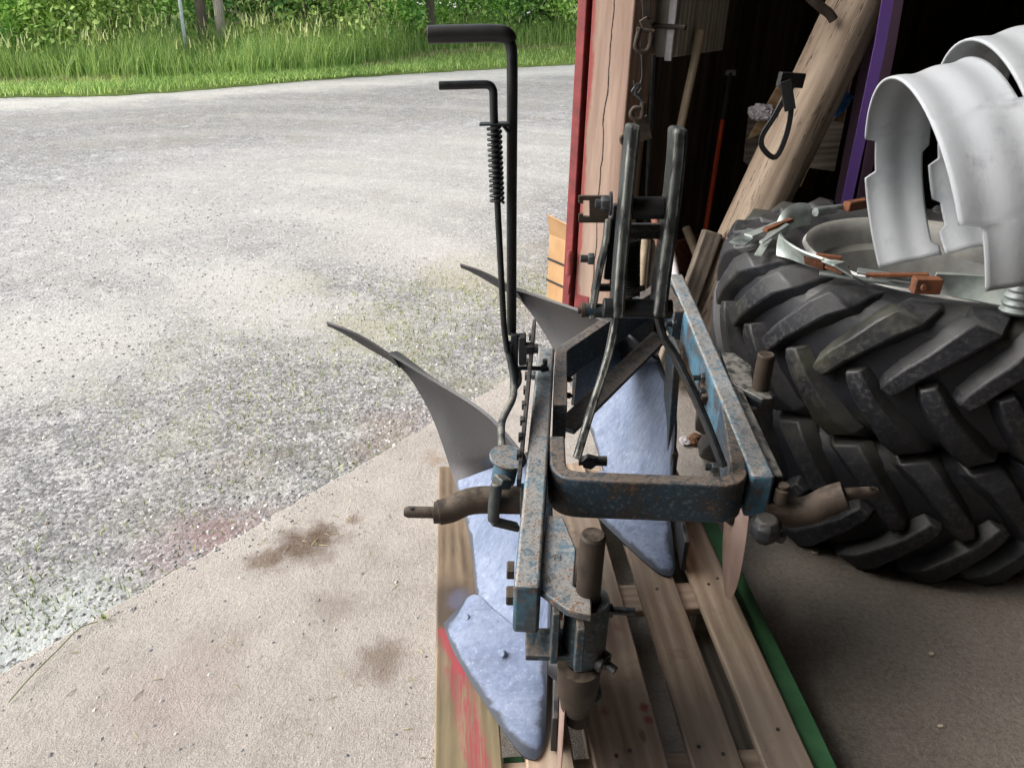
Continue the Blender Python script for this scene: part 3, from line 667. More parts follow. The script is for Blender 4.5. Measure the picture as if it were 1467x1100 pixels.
c = az(265, 68, .3); c.z = 0; tpx = ay(254, -25, c.y)
mb = MB(); mb.tube([c, tpx + (tpx - c) * .35], .03, 10)
tag(mb.build('marker_pole', 'pole_grey'), 'thin pale grey metal pole standing in the tall grass', 'pole')
c = az(318, 58, .35); c.z = 0; tpx = ay(308, -30, c.y)
mb = MB(); pp = [c, c + (tpx - c) * .5, tpx + (tpx - c) * 3]; mb.tube(pp, [.095, .09, .08], 12)
tag(mb.build('wooden_pole', 'post_grey', fr=frame(c, tpx - c)), 'grey weathered wooden pole rising from the tall grass', 'pole')
mb = MB(); r = random.Random(3); b0 = az(342, 62, .25)
for (x0, y0), (x1, y1) in [((325, 15), (400, 58)), ((330, 35), (395, 22)), ((345, 20), (372, 52)), ((350, 38), (405, 44)), ((360, 28), (392, 8)), ((335, 8), (350, 42))]:
    a = ay(x0, y0, b0.y + .1 + r.random() * .3); b = ay(x1, y1, b0.y + r.random() * .5)
    mid = (a + b) / 2 + V((r.gauss(0, .06), .1, r.gauss(0, .08))); pts = smooth_path([a, mid, b], 5)
    mb.tube(pts, [.022 * (1 - .7 * i / (len(pts) - 1)) for i in range(len(pts))], 5)
tag(mb.build('fallen_branch', 'twig'), 'bleached bare branches of a fallen bough in the grass', 'branch')
# ------------------------------------------------------------------ barn
barn = thing('barn', 'dark wooden barn with open doorway and red painted door edge', 'barn', D0)
def wbox(mb, s0, s1, n0, n1, z0, z1):
    m = Matrix((DU, DN, V((0, 0, 1)))).transposed()
    return mb.box(wl((s0 + s1) / 2, (n0 + n1) / 2, (z0 + z1) / 2), (s1 - s0, n1 - n0, z1 - z0), m)
RH = 4.3
def wallpart(*b): m = MB(); wbox(m, *b); return m.build('wall', 'barn', barn)
wallpart(.17, 7, -.13, -.05, 0, RH); wallpart(-7, -6.7, -.13, -.05, 0, RH); wallpart(-6.7, .17, -.13, -.05, RH - .3, RH)
wallpart(-7, 7, -8.1, -8, -.1, RH); wallpart(-7.1, -7, -8.1, -.05, -.1, RH); wallpart(7, 7.1, -8.1, -.05, -.1, RH)
mb = MB(); wbox(mb, -7.4, 7.4, -8.4, .35, RH, RH + .12); mb.build('roof', 'roof', barn)
for k in range(6):                                      # battens of the inner wall skin
    mb = MB(); wbox(mb, .3 + k * .85, .38 + k * .85, -.17, -.131, 0, RH); mb.build('stud', 'wood_dark', barn, bevel=.004)
PX0, PX1 = -.205, -.022
pf = frame(wl(.09, (PX0 + PX1) / 2, 0), (0, 0, 1), DU)
mb = MB(); wbox(mb, 0, .17, PX0, PX1, .0, RH - .3); mb.build('door_post', 'post', barn, bevel=.006, fr=pf)
mb = MB(); wbox(mb, -.012, .03, -.006, .034, .04, RH - .4); door = mb.build('door', 'red_paint', barn, bevel=.004)
mb = MB(); wbox(mb, .03, 1.6, .006, .03, .05, RH - .4); mb.build('door_leaf', 'red_paint', door)
hp = wl(-.026, -.004, .44)
mb = MB(); mb.cyl(hp - V((0, 0, .05)), hp + V((0, 0, .05)), .014, 14); mb.cyl(hp + V((0, 0, .05)), hp + V((0, 0, .058)), .011, 12)
mb.bar(hp - V((0, 0, .03)), hp - V((0, 0, .14)) + DN * .01, .03, .008, DU); mb.build('hinge', 'red_paint', door, bevel=.002)
mb = MB(); wbox(mb, -.004, .02, -.1, -.03, .02, .3); mb.build('splash_board', 'red_paint', barn, bevel=.003)

# ------------------------------------------------------------------ pallet
PA = radians(4.9); pd = V((-sin(PA), cos(PA), 0)); px_ = V((cos(PA), sin(PA), 0))
PB = az(622, 1100, .144); PB.z = 0
def pl(a, b, z=0.): return PB + px_ * a + pd * (b - .985) + V((0, 0, z))
pal = thing('pallet', 'wooden pallet with pale planks and green painted side under the plough', 'pallet', pl(.4, 1.5))
Y0, Y1 = .86, 2.05
pm = Matrix((px_, pd, V((0, 0, 1)))).transposed()
def pbox(name, mt, a0, a1, b0, b1, z0, z1, bev=.004, rough=True, lab=None):
    m = MB(); c0 = pl((a0 + a1) / 2, (b0 + b1) / 2, z0)
    n = 14 if (b1 - b0) > .6 else 2
    vs = []; fs = []
    for i in range(n + 1):
        t = i / n; b = b0 + (b1 - b0) * t; w1 = .0025 * mnoise.noise(V((t * 5, a0 * 9, 1))); w2 = .0025 * mnoise.noise(V((t * 5, a1 * 9, 6)))
        for a, z in ((a0 + w1, z0), (a1 + w2, z0), (a1 + w2, z1), (a0 + w1, z1)): vs.append(pl(a, b, z))
        if i: q = 4 * i; fs += [(q - 4 + j, q - 4 + (j + 1) % 4, q + (j + 1) % 4, q + j) for j in range(4)]
    fs += [(3, 2, 1, 0), (4 * n, 4 * n + 1, 4 * n + 2, 4 * n + 3)]
    m.add(vs, fs); o = m.build(name, mt, pal, bevel=bev, fr=frame(c0, (0, 0, 1), px_)); 
    if lab: o['label'] = lab
    return o
for i, (a0, a1, mt) in enumerate([(0, .137, 'pallet_spray'), (.185, .282, 'pallet'), (.322, .472, 'pallet'), (.522, .625, 'pallet'), (.668, .768, 'pallet')]):
    o = pbox('deck_board', mt, a0, a1, Y0, Y1, .122, .144, lab='plank with red brush mark and spray paint' if i == 0 else None)
for b in (Y0, (Y0 + Y1) / 2 - .05, Y1 - .145):
    k = b + (.145 if b != (Y0 + Y1) / 2 - .05 else .1)
    pbox('cross_board', 'pallet_x', .002, .768, b + .002, k, .0995, .1215)
    for a in (0.004, .33, .665): pbox('block', 'wood_old', a, a + .1, b + .004, k - .004, .023, .099, .003)
for a in (.0, .33, .66): pbox('base_board', 'wood_old_y', a + .003, a + .103, Y0 + .003, Y1 - .003, .001, .0225)
pbox('side_board', 'tag', .775, .828, Y0 - .05, Y1 - .1, .001, .118, .003, lab='green painted board along the edge')
pbox('end_board', 'tag', .14, .185, Y0 + .01, 1.035, .06, .0985, .003, lab='green painted board end between two planks')
for a, b in ((.07, 1.44), (.06, 1.30), (.24, 1.46), (.40, 1.0), (.37, .99), (.57, 1.46), (.545, 1.0), (.59, .98), (.71, 1.47), (.74, 1.49), (.725, 1.03)):
    p = pl(a, b, .144); m = MB(); m.cyl(p - V((0, 0, .004)), p + V((0, 0, .0012)), .0045, 8); m.build('nail', 'steel_dark', pal)

# ------------------------------------------------------------------ plough
ZB = .72
PLO = thing('mounted_plough', 'worn blue two furrow plough with grey mouldboards standing on the pallet', 'plough', V((.25, 1.3, .145)))
def P_(mb, name, mt, **k): return mb.build(name, mt, PLO, **k)
# beams
lb0, lb1 = az(755, 841, ZB), az(783, 497, ZB)
beam = MB().bar(lb0, lb1, .042, .098, top=True).build('beam', 'blue', PLO, bevel=.006, fr=frame(lb0, (0, 0, 1), lb1 - lb0))
rb0, rb1 = az(1094, 682, ZB), az(968, 392, ZB)
rbd = (rb1 - rb0).normalized()
mb = MB(); mb.rect([rb0, rb0 + rbd * .5, rb1 - rbd * .05, rb1 - V((0, 0, .03))], .047, .098) if False else mb.bar(rb0, rb1, .047, .098, top=True)
beam2 = mb.build('beam', 'blue', PLO, bevel=.007, fr=frame(rb0, (0, 0, 1), rb1 - rb0))
rs = rbd.cross(V((0, 0, 1)))
mb = MB(); mb.bar(rb0 + rs * .036 + rbd * .02 - V((0, 0, .012)), rb0 + rs * .036 + rbd * .43 - V((0, 0, .012)), .02, .06, top=True); P_(mb, 'beam_plate', 'grey_worn', bevel=.003)
# front cross member, rear cross member
ub = [az(x, y, ZB - .002) for x, y in ((798, 624), (800, 680), (1062, 690), (1042, 572))]
mb = MB(); mb.rect(fillet(ub, .045, 7), .031, .088); P_(mb, 'cross_member', 'blue_rusty', bevel=.004, seg=3)
ur = [az(x, y, ZB - .001) for x, y in ((803, 580), (804, 501), (951, 403), (974, 446))]
mb = MB(); mb.rect(fillet(ur, .018, 4), .03, .088); P_(mb, 'rear_cross_member', 'blue_rusty', bevel=.003)
a, b = az(815, 505, ZB - .09), az(940, 418, ZB - .09)
mb = MB(); mb.bar(a + V((.02, .004, 0)), b, .012, .17, top=True); P_(mb, 'filler_plate', 'blue_dark', bevel=.002)  # dark plate added to fill the gap below the rear cross member
a, b = az(808, 612, .60), az(947, 478, .60)
mb = MB(); mb.bar(a, b, .055, .012, top=True); P_(mb, 'diagonal_brace', 'blue_rusty', bevel=.002)

# mouldboards, shares, tails
OFF = V((.365, .545, 0))
def resample(P, n):
    d = [0.]
    for a, b in zip(P, P[1:]): d.append(d[-1] + (b - a).length)
    out = []; k = 0
    for i in range(n):
        t = d[-1] * i / (n - 1)
        while k < len(P) - 2 and d[k + 1] < t: k += 1
        out.append(P[k].lerp(P[k + 1], min(1, (t - d[k]) / max(1e-9, d[k + 1] - d[k]))))
    return out
def grid(mb, A, B, nt, ns, sag, thick, taper=False, ek=7., rim='all'):
    """closed plate between edge curves A and B (lists of points), bulging by sag; attribute 'edge' grows to its rim"""
    A = resample(smooth_path(A, 8), nt); B = resample(smooth_path(B, 8), nt); n = len(A); vs = []; ed = []; g_ = {}
    for i in range(n):
        for j in range(ns + 1):
            t = j / ns; vs.append(A[i].lerp(B[i], t) + sag * (4 * t * (1 - t) * (min(1., 1.6 * i / (n - 1)) if taper else 1.)))
            ed.append(max(0., 1 - {'all': min(min(i, n - 1 - i) / n * 1.2, min(j, ns - j) / ns), 'low': min(min(i, n - 1 - i) / n * 1.2, j / ns), 'side': min(j, ns - j) / ns}[rim] * ek))
    nr = []
    idx = lambda i, j: i * (ns + 1) + j
    for i in range(n):
        for j in range(ns + 1):
            du = vs[idx(min(i + 1, n - 1), j)] - vs[idx(max(i - 1, 0), j)]; dv = vs[idx(i, min(j + 1, ns))] - vs[idx(i, max(j - 1, 0))]
            q = du.cross(dv); q = q.normalized() if q.length > 1e-12 else V((0, 0, 1))
            nr.append(q)
    if sum((q for q in nr), V((0, 0, 0))).dot(V((-.4, -1, .5))) < 0: nr = [-q for q in nr]
    back_ = [p - q * thick for p, q in zip(vs, nr)]; N = len(vs); fs = []
    for i in range(n - 1):
        for j in range(ns):
            q = (idx(i, j), idx(i, j + 1), idx(i + 1, j + 1), idx(i + 1, j)); fs.append(q); fs.append(tuple(k + N for k in reversed(q)))
    rim = [idx(0, j) for j in range(ns + 1)] + [idx(i, ns) for i in range(1, n)] + [idx(n - 1, j) for j in range(ns - 1, -1, -1)] + [idx(i, 0) for i in range(n - 2, 0, -1)]
    for k in range(len(rim)):
        a, b = rim[k], rim[(k + 1) % len(rim)]; fs.append((b, a, a + N, b + N))
    mb.add(vs + back_, fs, [e for e in ed] + [1.] * N); return vs
Lc = [az(682, 856, .192), az(672, 770, .23), az(651, 690, .29), az(620, 600, .38), az(588, 543, .46), az(562, 516, .52), az(553, 509, .535)]
Rc = [az(786, 940, .196), V((.096, 1.275, .33)), V((.09, 1.33, .475)), az(760, 665, .575), az(692, 592, .61), az(596, 532, .58), az(557, 508, .545)]
def split(A, k, n=8):
    """cut a curve of control points at index k (float)"""
    return A[:k + 1], A[k:]
mb = MB(); grid(mb, Lc[:3], Rc[:3] + [az(775, 645, .53)], 22, 14, V((.02, .035, -.012)), .008, True, 14., 'side')
mould = mb.build('mouldboard', 'primer', PLO, angle=50)
mb = MB(); grid(mb, Lc[2:], [az(775, 645, .53)] + Rc[3:], 30, 12, V((.022, .032, -.01)), .008)
wing = mb.build('upper_wing', 'bare', mould, angle=50)
tl = [az(553, 512, .535), az(530, 496, .55), az(500, 480, .575), az(468, 465, .6)]
mb = MB(); 
tA = [az(572, 527, .51), az(553, 514, .52), az(530, 501, .54), az(500, 483, .57), az(469, 466.5, .597)]; tB = [az(562, 512, .54), az(549, 503, .553), az(526, 488, .575), az(498, 474, .595), az(467, 463, .606)]
grid(mb, tA, tB, 18, 4, V((0, .004, 0)), .006); tailp = mb.build('tail_piece', 'bare', mould, angle=50)
SB = [az(635, 893, .151), az(650, 934, .151), az(690, 1001, .151), az(735, 1066, .151), az(757, 1086, .151), az(772, 1085, .151), az(781, 1062, .153)]
ST = [az(658, 868, .168), az(680, 851, .199), az(706, 872, .2), az(735, 896, .2), az(757, 913, .2), az(772, 925, .2), az(785, 936, .199)]
mb = MB(); grid(mb, SB, ST, 32, 10, V((0, -.001, .0015)), .012, False, 5.5, 'low'); share = mb.build('share', 'primer', mould, angle=50)
for x, y, z in ((719, 936, .185), (668, 884, .175), (700, 700, .34), (733, 790, .28)):
    p = az(x, y, z + .008); mb = MB(); mb.lathe([(0, .0015), (.006, .0015), (.0075, 0), (.0075, -.012)], frame(p, (-.45, -.6, .65)), 14); mb.build('plough_bolt', 'primer', mould)
# landside and leg under the beam
mb = MB(); mb.bar(V((.1, 1.03, .2)), V((.135, 1.62, .2)), .012, .1); mb.build('landside', 'steel_dark', mould, bevel=.002)
mb = MB(); mb.bar(V((.075, 1.36, .66)), V((.1, 1.36, .23)), .11, .02, (1, 0, 0)); mb.bar(V((.1, 1.28, .3)), V((.1, 1.52, .3)), .02, .12); mb.build('leg', 'blue_dark', mould, bevel=.003)
m2 = copy_tree(mould, PLO)
m2.matrix_basis = Matrix.Translation(OFF) @ mould.matrix_basis
m2.name = 'mouldboard.001'
# coulters
def coulter(plate, zc, stem_px, ztop, disc_c, name_dir, flip=False):
    pts = [az(x, y, zc) for x, y in plate]
    root = MB().prism([p - V((0, 0, .014)) for p in pts], (0, 0, .014)).build('coulter_bracket', 'blue' if not flip else 'grey_worn', PLO, bevel=.003)
    c0 = az(*stem_px, zc); top = V((c0.x, c0.y, ztop))
    mb = MB(); n = 22; R0 = .0195
    mb.lathe([(0, -.30), (R0, -.30), (R0, ztop - zc - .004), (R0 - .003, ztop - zc), (0, ztop - zc)], Matrix.Translation(c0), n)
    # flat milled at the top of the stem
    mb.build('stem', 'rust', root, bevel=0)
    mb = MB(); mb.lathe([(R0 + .002, -.016), (.034, -.016), (.036, -.03), (.036, -.13), (.031, -.145), (R0 + .002, -.146)], Matrix.Translation(c0), n); mb.build('socket', 'blue_dark', root)
    return root, c0
root1, c1 = coulter([(783, 738), (806, 738), (826, 786), (822, 838), (848, 855), (848, 882), (812, 873), (770, 842)], .705, (843, 845), .815, None, None)
# spindle housing under the first bracket
mb = MB()
q = c1 + V((-.012, -.02, 0))
mb.bar(c1 + V((-.05, -.01, -.018)), c1 + V((-.05, -.01, -.125)), .05, .012, (1, 0, 0)); mb.bar(c1 + V((-.014, -.052, -.02)), c1 + V((-.014, -.052, -.11)), .013, .022, (0, 1, 0))
mb.box(c1 + V((-.055, 0.0, -.118)), (.08, .06, .012)); mb.build('clamp_frame', 'blue_dark', root1, bevel=.002)
mb = MB(); mb.lathe([(0, -.262), (.018, -.262), (.026, -.248), (.029, -.225), (.034, -.21), (.036, -.15), (.02, -.146)], Matrix.Translation(c1 + V((-.006, -.012, 0))), 26); mb.build('end_cap', 'rust', root1)
mb = MB(); mb.bolt(c1 + V((.03, .004, -.045)), (1, -.1, .05), .012, .012, .035); mb.build('set_screw', 'bolt', root1)
mb = MB(); mb.bolt(c1 + V((.028, -.02, -.13)), (.75, -.6, -.15), .013, .012, .016); mb.cyl(c1 + V((.02, -.014, -.128)), c1 + V((.034, -.026, -.131)), .018, 16); mb.build('set_screw', 'bolt', root1, bevel=.001)
for x, y in ((722 + 720 * 0 + 12, 790), (0, 0)):
    pass
for px0, py0 in ((741, 800), (735, 836)):
    p = az(px0, py0, .69); mb = MB(); mb.hexa(V((lb0.x - .022 + .003, p.y, .665)), (-1, 0, .0), .016, .013); P_(mb, 'bolt', 'rust')
# stamped marks on the bracket
def mark(txt, px, py, size, z):
    cu = bpy.data.curves.new('stamp', 'FONT'); cu.body = txt; cu.size = size; cu.extrude = .0004; cu.align_x = 'LEFT'
    to = bpy.data.objects.new('t', cu); me = bpy.data.meshes.new_from_object(to); bpy.data.objects.remove(to); o = bpy.data.objects.new('stamped_mark', me); COL.objects.link(o); me.materials.append(M['blue_rusty']); o.parent = root1
    o.matrix_basis = WM[root1].inverted() @ Matrix.Translation(az(px, py, z)) @ Matrix.Rotation(radians(-3), 4, 'Z'); return o
mark('FI', 792, 802, .02, .7055); mark('B', 780, 833, .017, .7055)
root2, c2 = coulter([(1033, 505), (1052, 505), (1077, 524), (1079, 548), (1106, 560), (1108, 571), (1092, 572), (1048, 549)], .712, (1089, 556), .80, None, None, True)
for rt, cc, dc in ((root1, c1, V((.112, 1.06, .37))), (root2, c2, V((.560, 1.535, .382)))):
    ha = 4 if rt is root1 else 10.5; hd = V((sin(radians(ha)), cos(radians(ha)), 0)); ax = V((hd.y, -hd.x, 0))
    mb = MB(); mb.lathe([(0, .004), (.05, .004), (.19, .0025), (.212, 0), (.19, -.0025), (.05, -.004), (0, -.004)], frame(dc, ax, (0, 0, 1)), 56); dsk = mb.build('disc_blade', 'disc', rt, angle=50)
    mb = MB(); mb.lathe([(0, .03), (.022, .03), (.035, .012), (.035, -.012), (.022, -.03), (0, -.03)], frame(dc, ax, (0, 0, 1)), 20); mb.build('disc_hub', 'steel_dark', rt)
    a = cc + V((0, 0, -.25)); mb = MB(); mb.tube(fillet([a, V((dc.x + .04, a.y, .47)), dc + V((.04, 0, 0)), dc + V((.0, 0, 0))], .05), .014, 10); mb.build('disc_arm', 'blue_dark', rt)
# socket under the second bracket
mb = MB(); mb.box(c2 + V((-.045, .02, -.07)), (.02, .05, .1)); mb.bar(c2 + V((-.02, -.035, -.03)), c2 + V((-.02, -.035, -.12)), .014, .02, (0, 1, 0)); mb.build('clamp_frame', 'blue_dark', root2, bevel=.002)

# headstock
def upright(pts, w, d, mt='grey_worn'):
    P3 = smooth_path([ay(x, y, yy) for x, y, yy in pts], 5); vs = []; fs = []
    for i, p in enumerate(P3):
        t = (P3[min(i + 1, len(P3) - 1)] - P3[max(i - 1, 0)]).normalized(); sd = V((1, 0, 0)); sd = (sd - t * sd.dot(t)).normalized(); fw = sd.cross(t)
        if fw.y < 0: fw = -fw
        vs += [p - sd * w / 2 - fw * d / 2, p + sd * w / 2 - fw * d / 2, p + sd * w / 2 + fw * d / 2, p - sd * w / 2 + fw * d / 2]
        if i: q = 4 * i; fs += [(q - 4 + j, q - 4 + (j + 1) % 4, q + (j + 1) % 4, q + j) for j in range(4)]
    fs += [(3, 2, 1, 0), tuple(range(len(vs) - 4, len(vs)))]
    return MB().add(vs, fs)
up1 = P_(upright([(907, 178, 1.42), (903, 215, 1.415), (896, 290, 1.40), (888, 380, 1.38), (884, 452, 1.36)], .021, .066), 'headstock_bar', 'bar', bevel=.006, seg=3)
up2 = P_(upright([(971, 182, 1.42), (968, 230, 1.415), (958, 320, 1.40), (948, 395, 1.38), (942, 452, 1.36)], .025, .068), 'headstock_bar', 'bar', bevel=.007, seg=3)
mb = upright([(884, 445, 1.365), (876, 490, 1.35), (866, 528, 1.325), (846, 590, 1.28), (826, 657, 1.235)], .014, .032); st1 = P_(mb, 'headstock_strut', 'bar', bevel=.003)
mb = upright([(942, 450, 1.365), (950, 482, 1.35), (968, 512, 1.33), (1006, 592, 1.27), (1036, 668, 1.22)], .012, .03); st2 = P_(mb, 'headstock_strut', 'black_bar', bevel=.003)
def tubep(x0, y0, x1, y1, yy, r, name, mt, n=20): m = MB(); m.cyl(ay(x0, y0, yy), ay(x1, y1, yy), r, n); return P_(m, name, mt, bevel=.0015)
tubep(864, 441, 962, 443, 1.36, .0185, 'pivot_tube', 'black_bar')
tubep(905, 298, 950, 298, 1.405, .0205, 'top_link_sleeve', 'steel_dark')
mb = MB(); mb.bar(ay(902, 331, 1.43), ay(948, 331, 1.43), .03, .024); mb.bar(ay(902, 326, 1.415), ay(948, 326, 1.415), .006, .012); P_(mb, 'spreader_bar', 'blue_dark', bevel=.002)
mb = MB(); p = ay(878, 442, 1.36); mb.hexa(p, (-1, 0, 0), .019, .016); P_(mb, 'nut', 'bolt')
# trip linkage on the side of the headstock
mb = upright([(871, 312, 1.44), (868, 345, 1.435), (858, 390, 1.425), (847, 455, 1.41)], .012, .03); P_(mb, 'trip_lever', 'bar', bevel=.003)
mb = upright([(884, 292, 1.46), (880, 330, 1.455), (871, 400, 1.44)], .018, .02); P_(mb, 'trip_rod', 'steel_dark', bevel=.003)
sp0, sp1 = ay(889, 345, 1.435), ay(880, 412, 1.42)
mb = MB(); mb.spring(sp0, sp1, .009, .0022, 20); P_(mb, 'trip_spring', 'black_bar')
sp0, sp1 = ay(906, 345, 1.45), ay(906, 424, 1.44)
mb = MB(); mb.spring(sp0, sp1, .013, .003, 19); P_(mb, 'main_spring', 'black_bar')
yy = 1.43
mb = MB()
plate = [(829, 281), (872, 281), (872, 316), (866, 320), (829, 319), (829, 309), (838, 309), (838, 312), (842, 312), (844, 309), (844, 290), (842, 287), (838, 288), (838, 292), (829, 292)]
# slotted plate, built from strips round its slot
def strip(x0, y0, x1, y1): 
    q = [ay(x0, y0, yy), ay(x1, y0, yy), ay(x1, y1, yy), ay(x0, y1, yy)]; mb.prism(q, (0, .008, 0))
strip(829, 281, 872, 287.5); strip(829, 310.5, 872, 319.5); strip(844.5, 287.5, 872, 310.5); strip(829, 287.5, 835.5, 292); strip(829, 307, 835.5, 310.5)
P_(mb, 'slotted_plate', 'rust', bevel=.0008)
mb = MB(); p = ay(873, 292, 1.415); mb.cyl(p, p + V((.004, 0, 0)), .022, 20); mb.hexa(p, (-1, 0, 0), .0145, .016); mb.cyl(p - V((.015, 0, 0)), p - V((.026, 0, 0)), .0085, 14); P_(mb, 'pivot_bolt', 'bolt')
mb = MB(); p = ay(851, 371, 1.43); mb.hexa(p, (-1, 0, 0), .0115, .012); mb.cyl(p - V((.01, 0, 0)), p - V((.026, 0, 0)), .0075, 14); P_(mb, 'pivot_bolt', 'bolt')
tubep(852, 412, 910, 412, 1.44, .008, 'cross_pin', 'black_bar', 12)
tubep(905, 417, 924, 412, 1.43, .006, 'cross_pin', 'rust', 12)
tubep(838, 444, 870, 446, 1.41, .014, 'trip_pivot', 'blue_dark')
mb = MB(); p = ay(838, 444, 1.41); mb.cyl(p, p - V((.007, 0, 0)), .015, 16); mb.cyl(p, p - V((.014, 0, 0)), .008, 12); P_(mb, 'washer', 'rust')
# small bolts along the frames
for x, y, z, ax_, r in ((962, 464, .69, (-1, -.2, 0), .013), (1003, 541, .69, (-1, -.1, 0), .012), (1001, 562, .67, (-1, -.1, 0), .012), (818, 544, .66, (1, -.2, 0), .008), (818, 567, .65, (1, -.2, 0), .008)):
    mb = MB(); p = az(x, y, z); mb.bolt(p + V(ax_).normalized() * -.012, ax_, r, .012, .018 if r > .01 else .004); P_(mb, 'bolt', 'bolt')
mb = MB(); mb.bar(az(1006, 545, .675), az(1010, 575, .655), .018, .03); P_(mb, 'clip_plate', 'rust', bevel=.002)
mb = MB(); p = az(845, 668, .7); mb.hexa(p + V((0, .01, 0)), (0, 1, .1), .016, .014); mb.cyl(p + V((-.02, .02, 0)), p + V((.035, .02, 0)), .010, 12); P_(mb, 'bolt', 'steel_dark')
mb = MB(); p = az(1022, 678, .69); mb.bolt(p + V((.012, .02, 0)), (-1, .05, 0), .012, .012, .012); P_(mb, 'bolt', 'bolt')
# cross shaft ends with link pins
mb = MB(); pts = [(772, 716, 1.215), (735, 716, 1.215), (690, 716, 1.215), (666, 720, 1.21), (645, 730, 1.205), (628, 734, 1.2)]
pp = smooth_path([ay(*q) for q in pts], 5); mb.tube(pp, [.0285 - .004 * (i / len(pp)) for i in range(len(pp))], 24)
mb.cyl(ay(632, 734, 1.2), ay(622, 734, 1.2), .0215, 24); ls = P_(mb, 'cross_shaft', 'rust', bevel=.001)
mb = MB(); a, b = ay(624, 734, 1.2), ay(579, 733, 1.2); mb.tube([a, b + (a - b) * .12, b], [.0115, .0115, .008], 18); mb.build('link_pin', 'rust', ls)
mb = MB(); p = ay(590, 727.5, 1.2); p.y -= .003; mb.cyl(p + V((0, 0, .0028)), p - V((0, 0, .002)), .0042, 14); mb.build('dark_hole_disc', 'black_rubber', ls)  # solid black disc, the dark of the hole put into its colour
mb = MB(); a, b = ay(745, 717, 1.215), ay(772, 717, 1.215); mb.cyl(a, b, .034, 24); P_(mb, 'shaft_collar', 'blue_dark', bevel=.002)
mb = MB(); pts = [(1090, 732, 1.215), (1130, 734, 1.215), (1160, 730, 1.21), (1188, 716, 1.205), (1211, 709, 1.2)]
pp = smooth_path([ay(*q) for q in pts], 5); mb.tube(pp, [.029 - .002 * (i / len(pp)) for i in range(len(pp))], 24); rs_ = P_(mb, 'cross_shaft', 'rust', bevel=.001)
mb = MB(); a, b = ay(1209, 707, 1.2), ay(1257, 705, 1.2); mb.tube([a, b + (a - b) * .12, b], [.0115, .0115, .008], 18); mb.build('link_pin', 'rust', rs_)
mb = MB(); p = ay(1247, 699, 1.2); p.y -= .003; mb.cyl(p + V((0, 0, .0028)), p - V((0, 0, .002)), .0042, 14); mb.build('dark_hole_disc', 'black_rubber', rs_)  # same black disc, colour standing in for the shade inside the hole
mb = MB(); p = az(1100, 765, .63); mb.lathe([(0, .028), (.02, .028), (.03, .014), (.03, -.004), (.02, -.02), (.012, -.028), (0, -.028)], Matrix.Translation(p + V((-.002, .012, 0))), 8); P_(mb, 'shaft_clamp', 'steel_dark', bevel=.003); mb = MB(); mb.hexa(p + V((.012, .006, -.004)), (1, -.3, -.3), .013, .022); P_(mb, 'nut', 'steel_dark')
mb = MB(); p = az(1122, 700, .69); mb.cyl(p - V((0, 0, .03)), p, .014, 14); mb.cyl(p + V((0, 0, .004)), p + V((0, 0, .01)), .011, 14); P_(mb, 'shaft_stud', 'rust', bevel=.001)
# crank lever, trip lever
mb = MB()
hpts = fillet([ay(628, 49, 1.60), ay(733, 47, 1.60), ay(734, 110, 1.60), ay(733, 300, 1.60), ay(733, 478, 1.60)], .04, 6)
mb.tube(hpts, .0108, 16); crank = P_(mb, 'crank_lever', 'black_bar')
mb = MB(); gp = fillet([ay(613, 50, 1.60), ay(700, 48, 1.60), ay(731, 50, 1.60), ay(733, 82, 1.60)], .035, 6); mb.tube(gp[:-2], [.0165] * (len(gp) - 6) + [.0162, .0155, .0145, .0125], 20); mb.build('grip', 'black_rubber', crank, bevel=.002)
mb = MB(); pts = fillet([ay(629, 123, 1.58), ay(707, 121, 1.58), ay(707, 150, 1.58), ay(713, 300, 1.58), ay(722, 470, 1.58), ay(727, 505, 1.57)], .03, 6)
mb.tube(pts, [.0082 if q.z > pts[-1].z + .35 else .0068 for q in pts], 14); trip = P_(mb, 'release_lever', 'black_bar', bevel=.001)
mb = MB(); mb.spring(ay(708, 181, 1.58), ay(712.5, 291, 1.58), .0128, .0031, 15); mb.build('return_spring', 'black_bar', trip)
mb = MB(); a, b = ay(687, 178, 1.58), ay(731, 177, 1.58); mb.bar(a, b, .026, .004); mb.bar(ay(713, 178, 1.58), ay(731, 178, 1.585), .022, .006); mb.bar(ay(722, 181, 1.58), ay(729, 190, 1.585), .01, .006); mb.build('guide_plate', 'black_bar', crank, bevel=.001)
# pivot block, quadrant and link below the levers
mb = MB(); mb.bar(ay(737, 478, 1.58), ay(737, 526, 1.58), .017, .016, (0, 1, 0)); mb.bar(ay(748, 480, 1.585), ay(749, 520, 1.585), .018, .03, (0, 1, 0)); P_(mb, 'lever_block', 'steel_dark', bevel=.003)
mb = MB(); p = ay(752, 499, 1.58); mb.hexa(p, (1, .05, 0), .0155, .02); mb.cyl(p + V((.018, 0, 0)), p + V((.03, 0, 0)), .011, 16); P_(mb, 'pivot_bolt', 'steel_dark'); mb = MB(); mb.hexa(ay(733, 496, 1.58), (-1, 0, 0), .013, .012); P_(mb, 'bolt', 'steel_dark')
mb = MB(); q = [ay(x, y, w) for x, y, w in ((729, 505, 1.575), (735, 535, 1.56), (736, 556, 1.54), (734, 572, 1.50), (722, 596, 1.45), (718, 612, 1.41), (719, 640, 1.35), (723, 690, 1.26))]
mb.tube(smooth_path(q, 4), .0085, 12); P_(mb, 'link_rod', 'grey_worn')
mb = MB(); q = [ay(x, y, w) for x, y, w in ((741, 528, 1.575), (743, 545, 1.56), (737, 556, 1.545))]; mb.tube(smooth_path(q, 5), .008, 10); P_(mb, 'link_hook', 'grey_worn')
qx = V((-.034, 0, 0))
mb = MB(); bd = (lb1 - lb0).normalized(); L = (lb1 - lb0).length
def bp(k, z, off): return lb0 + bd * k + V((off, 0, z))
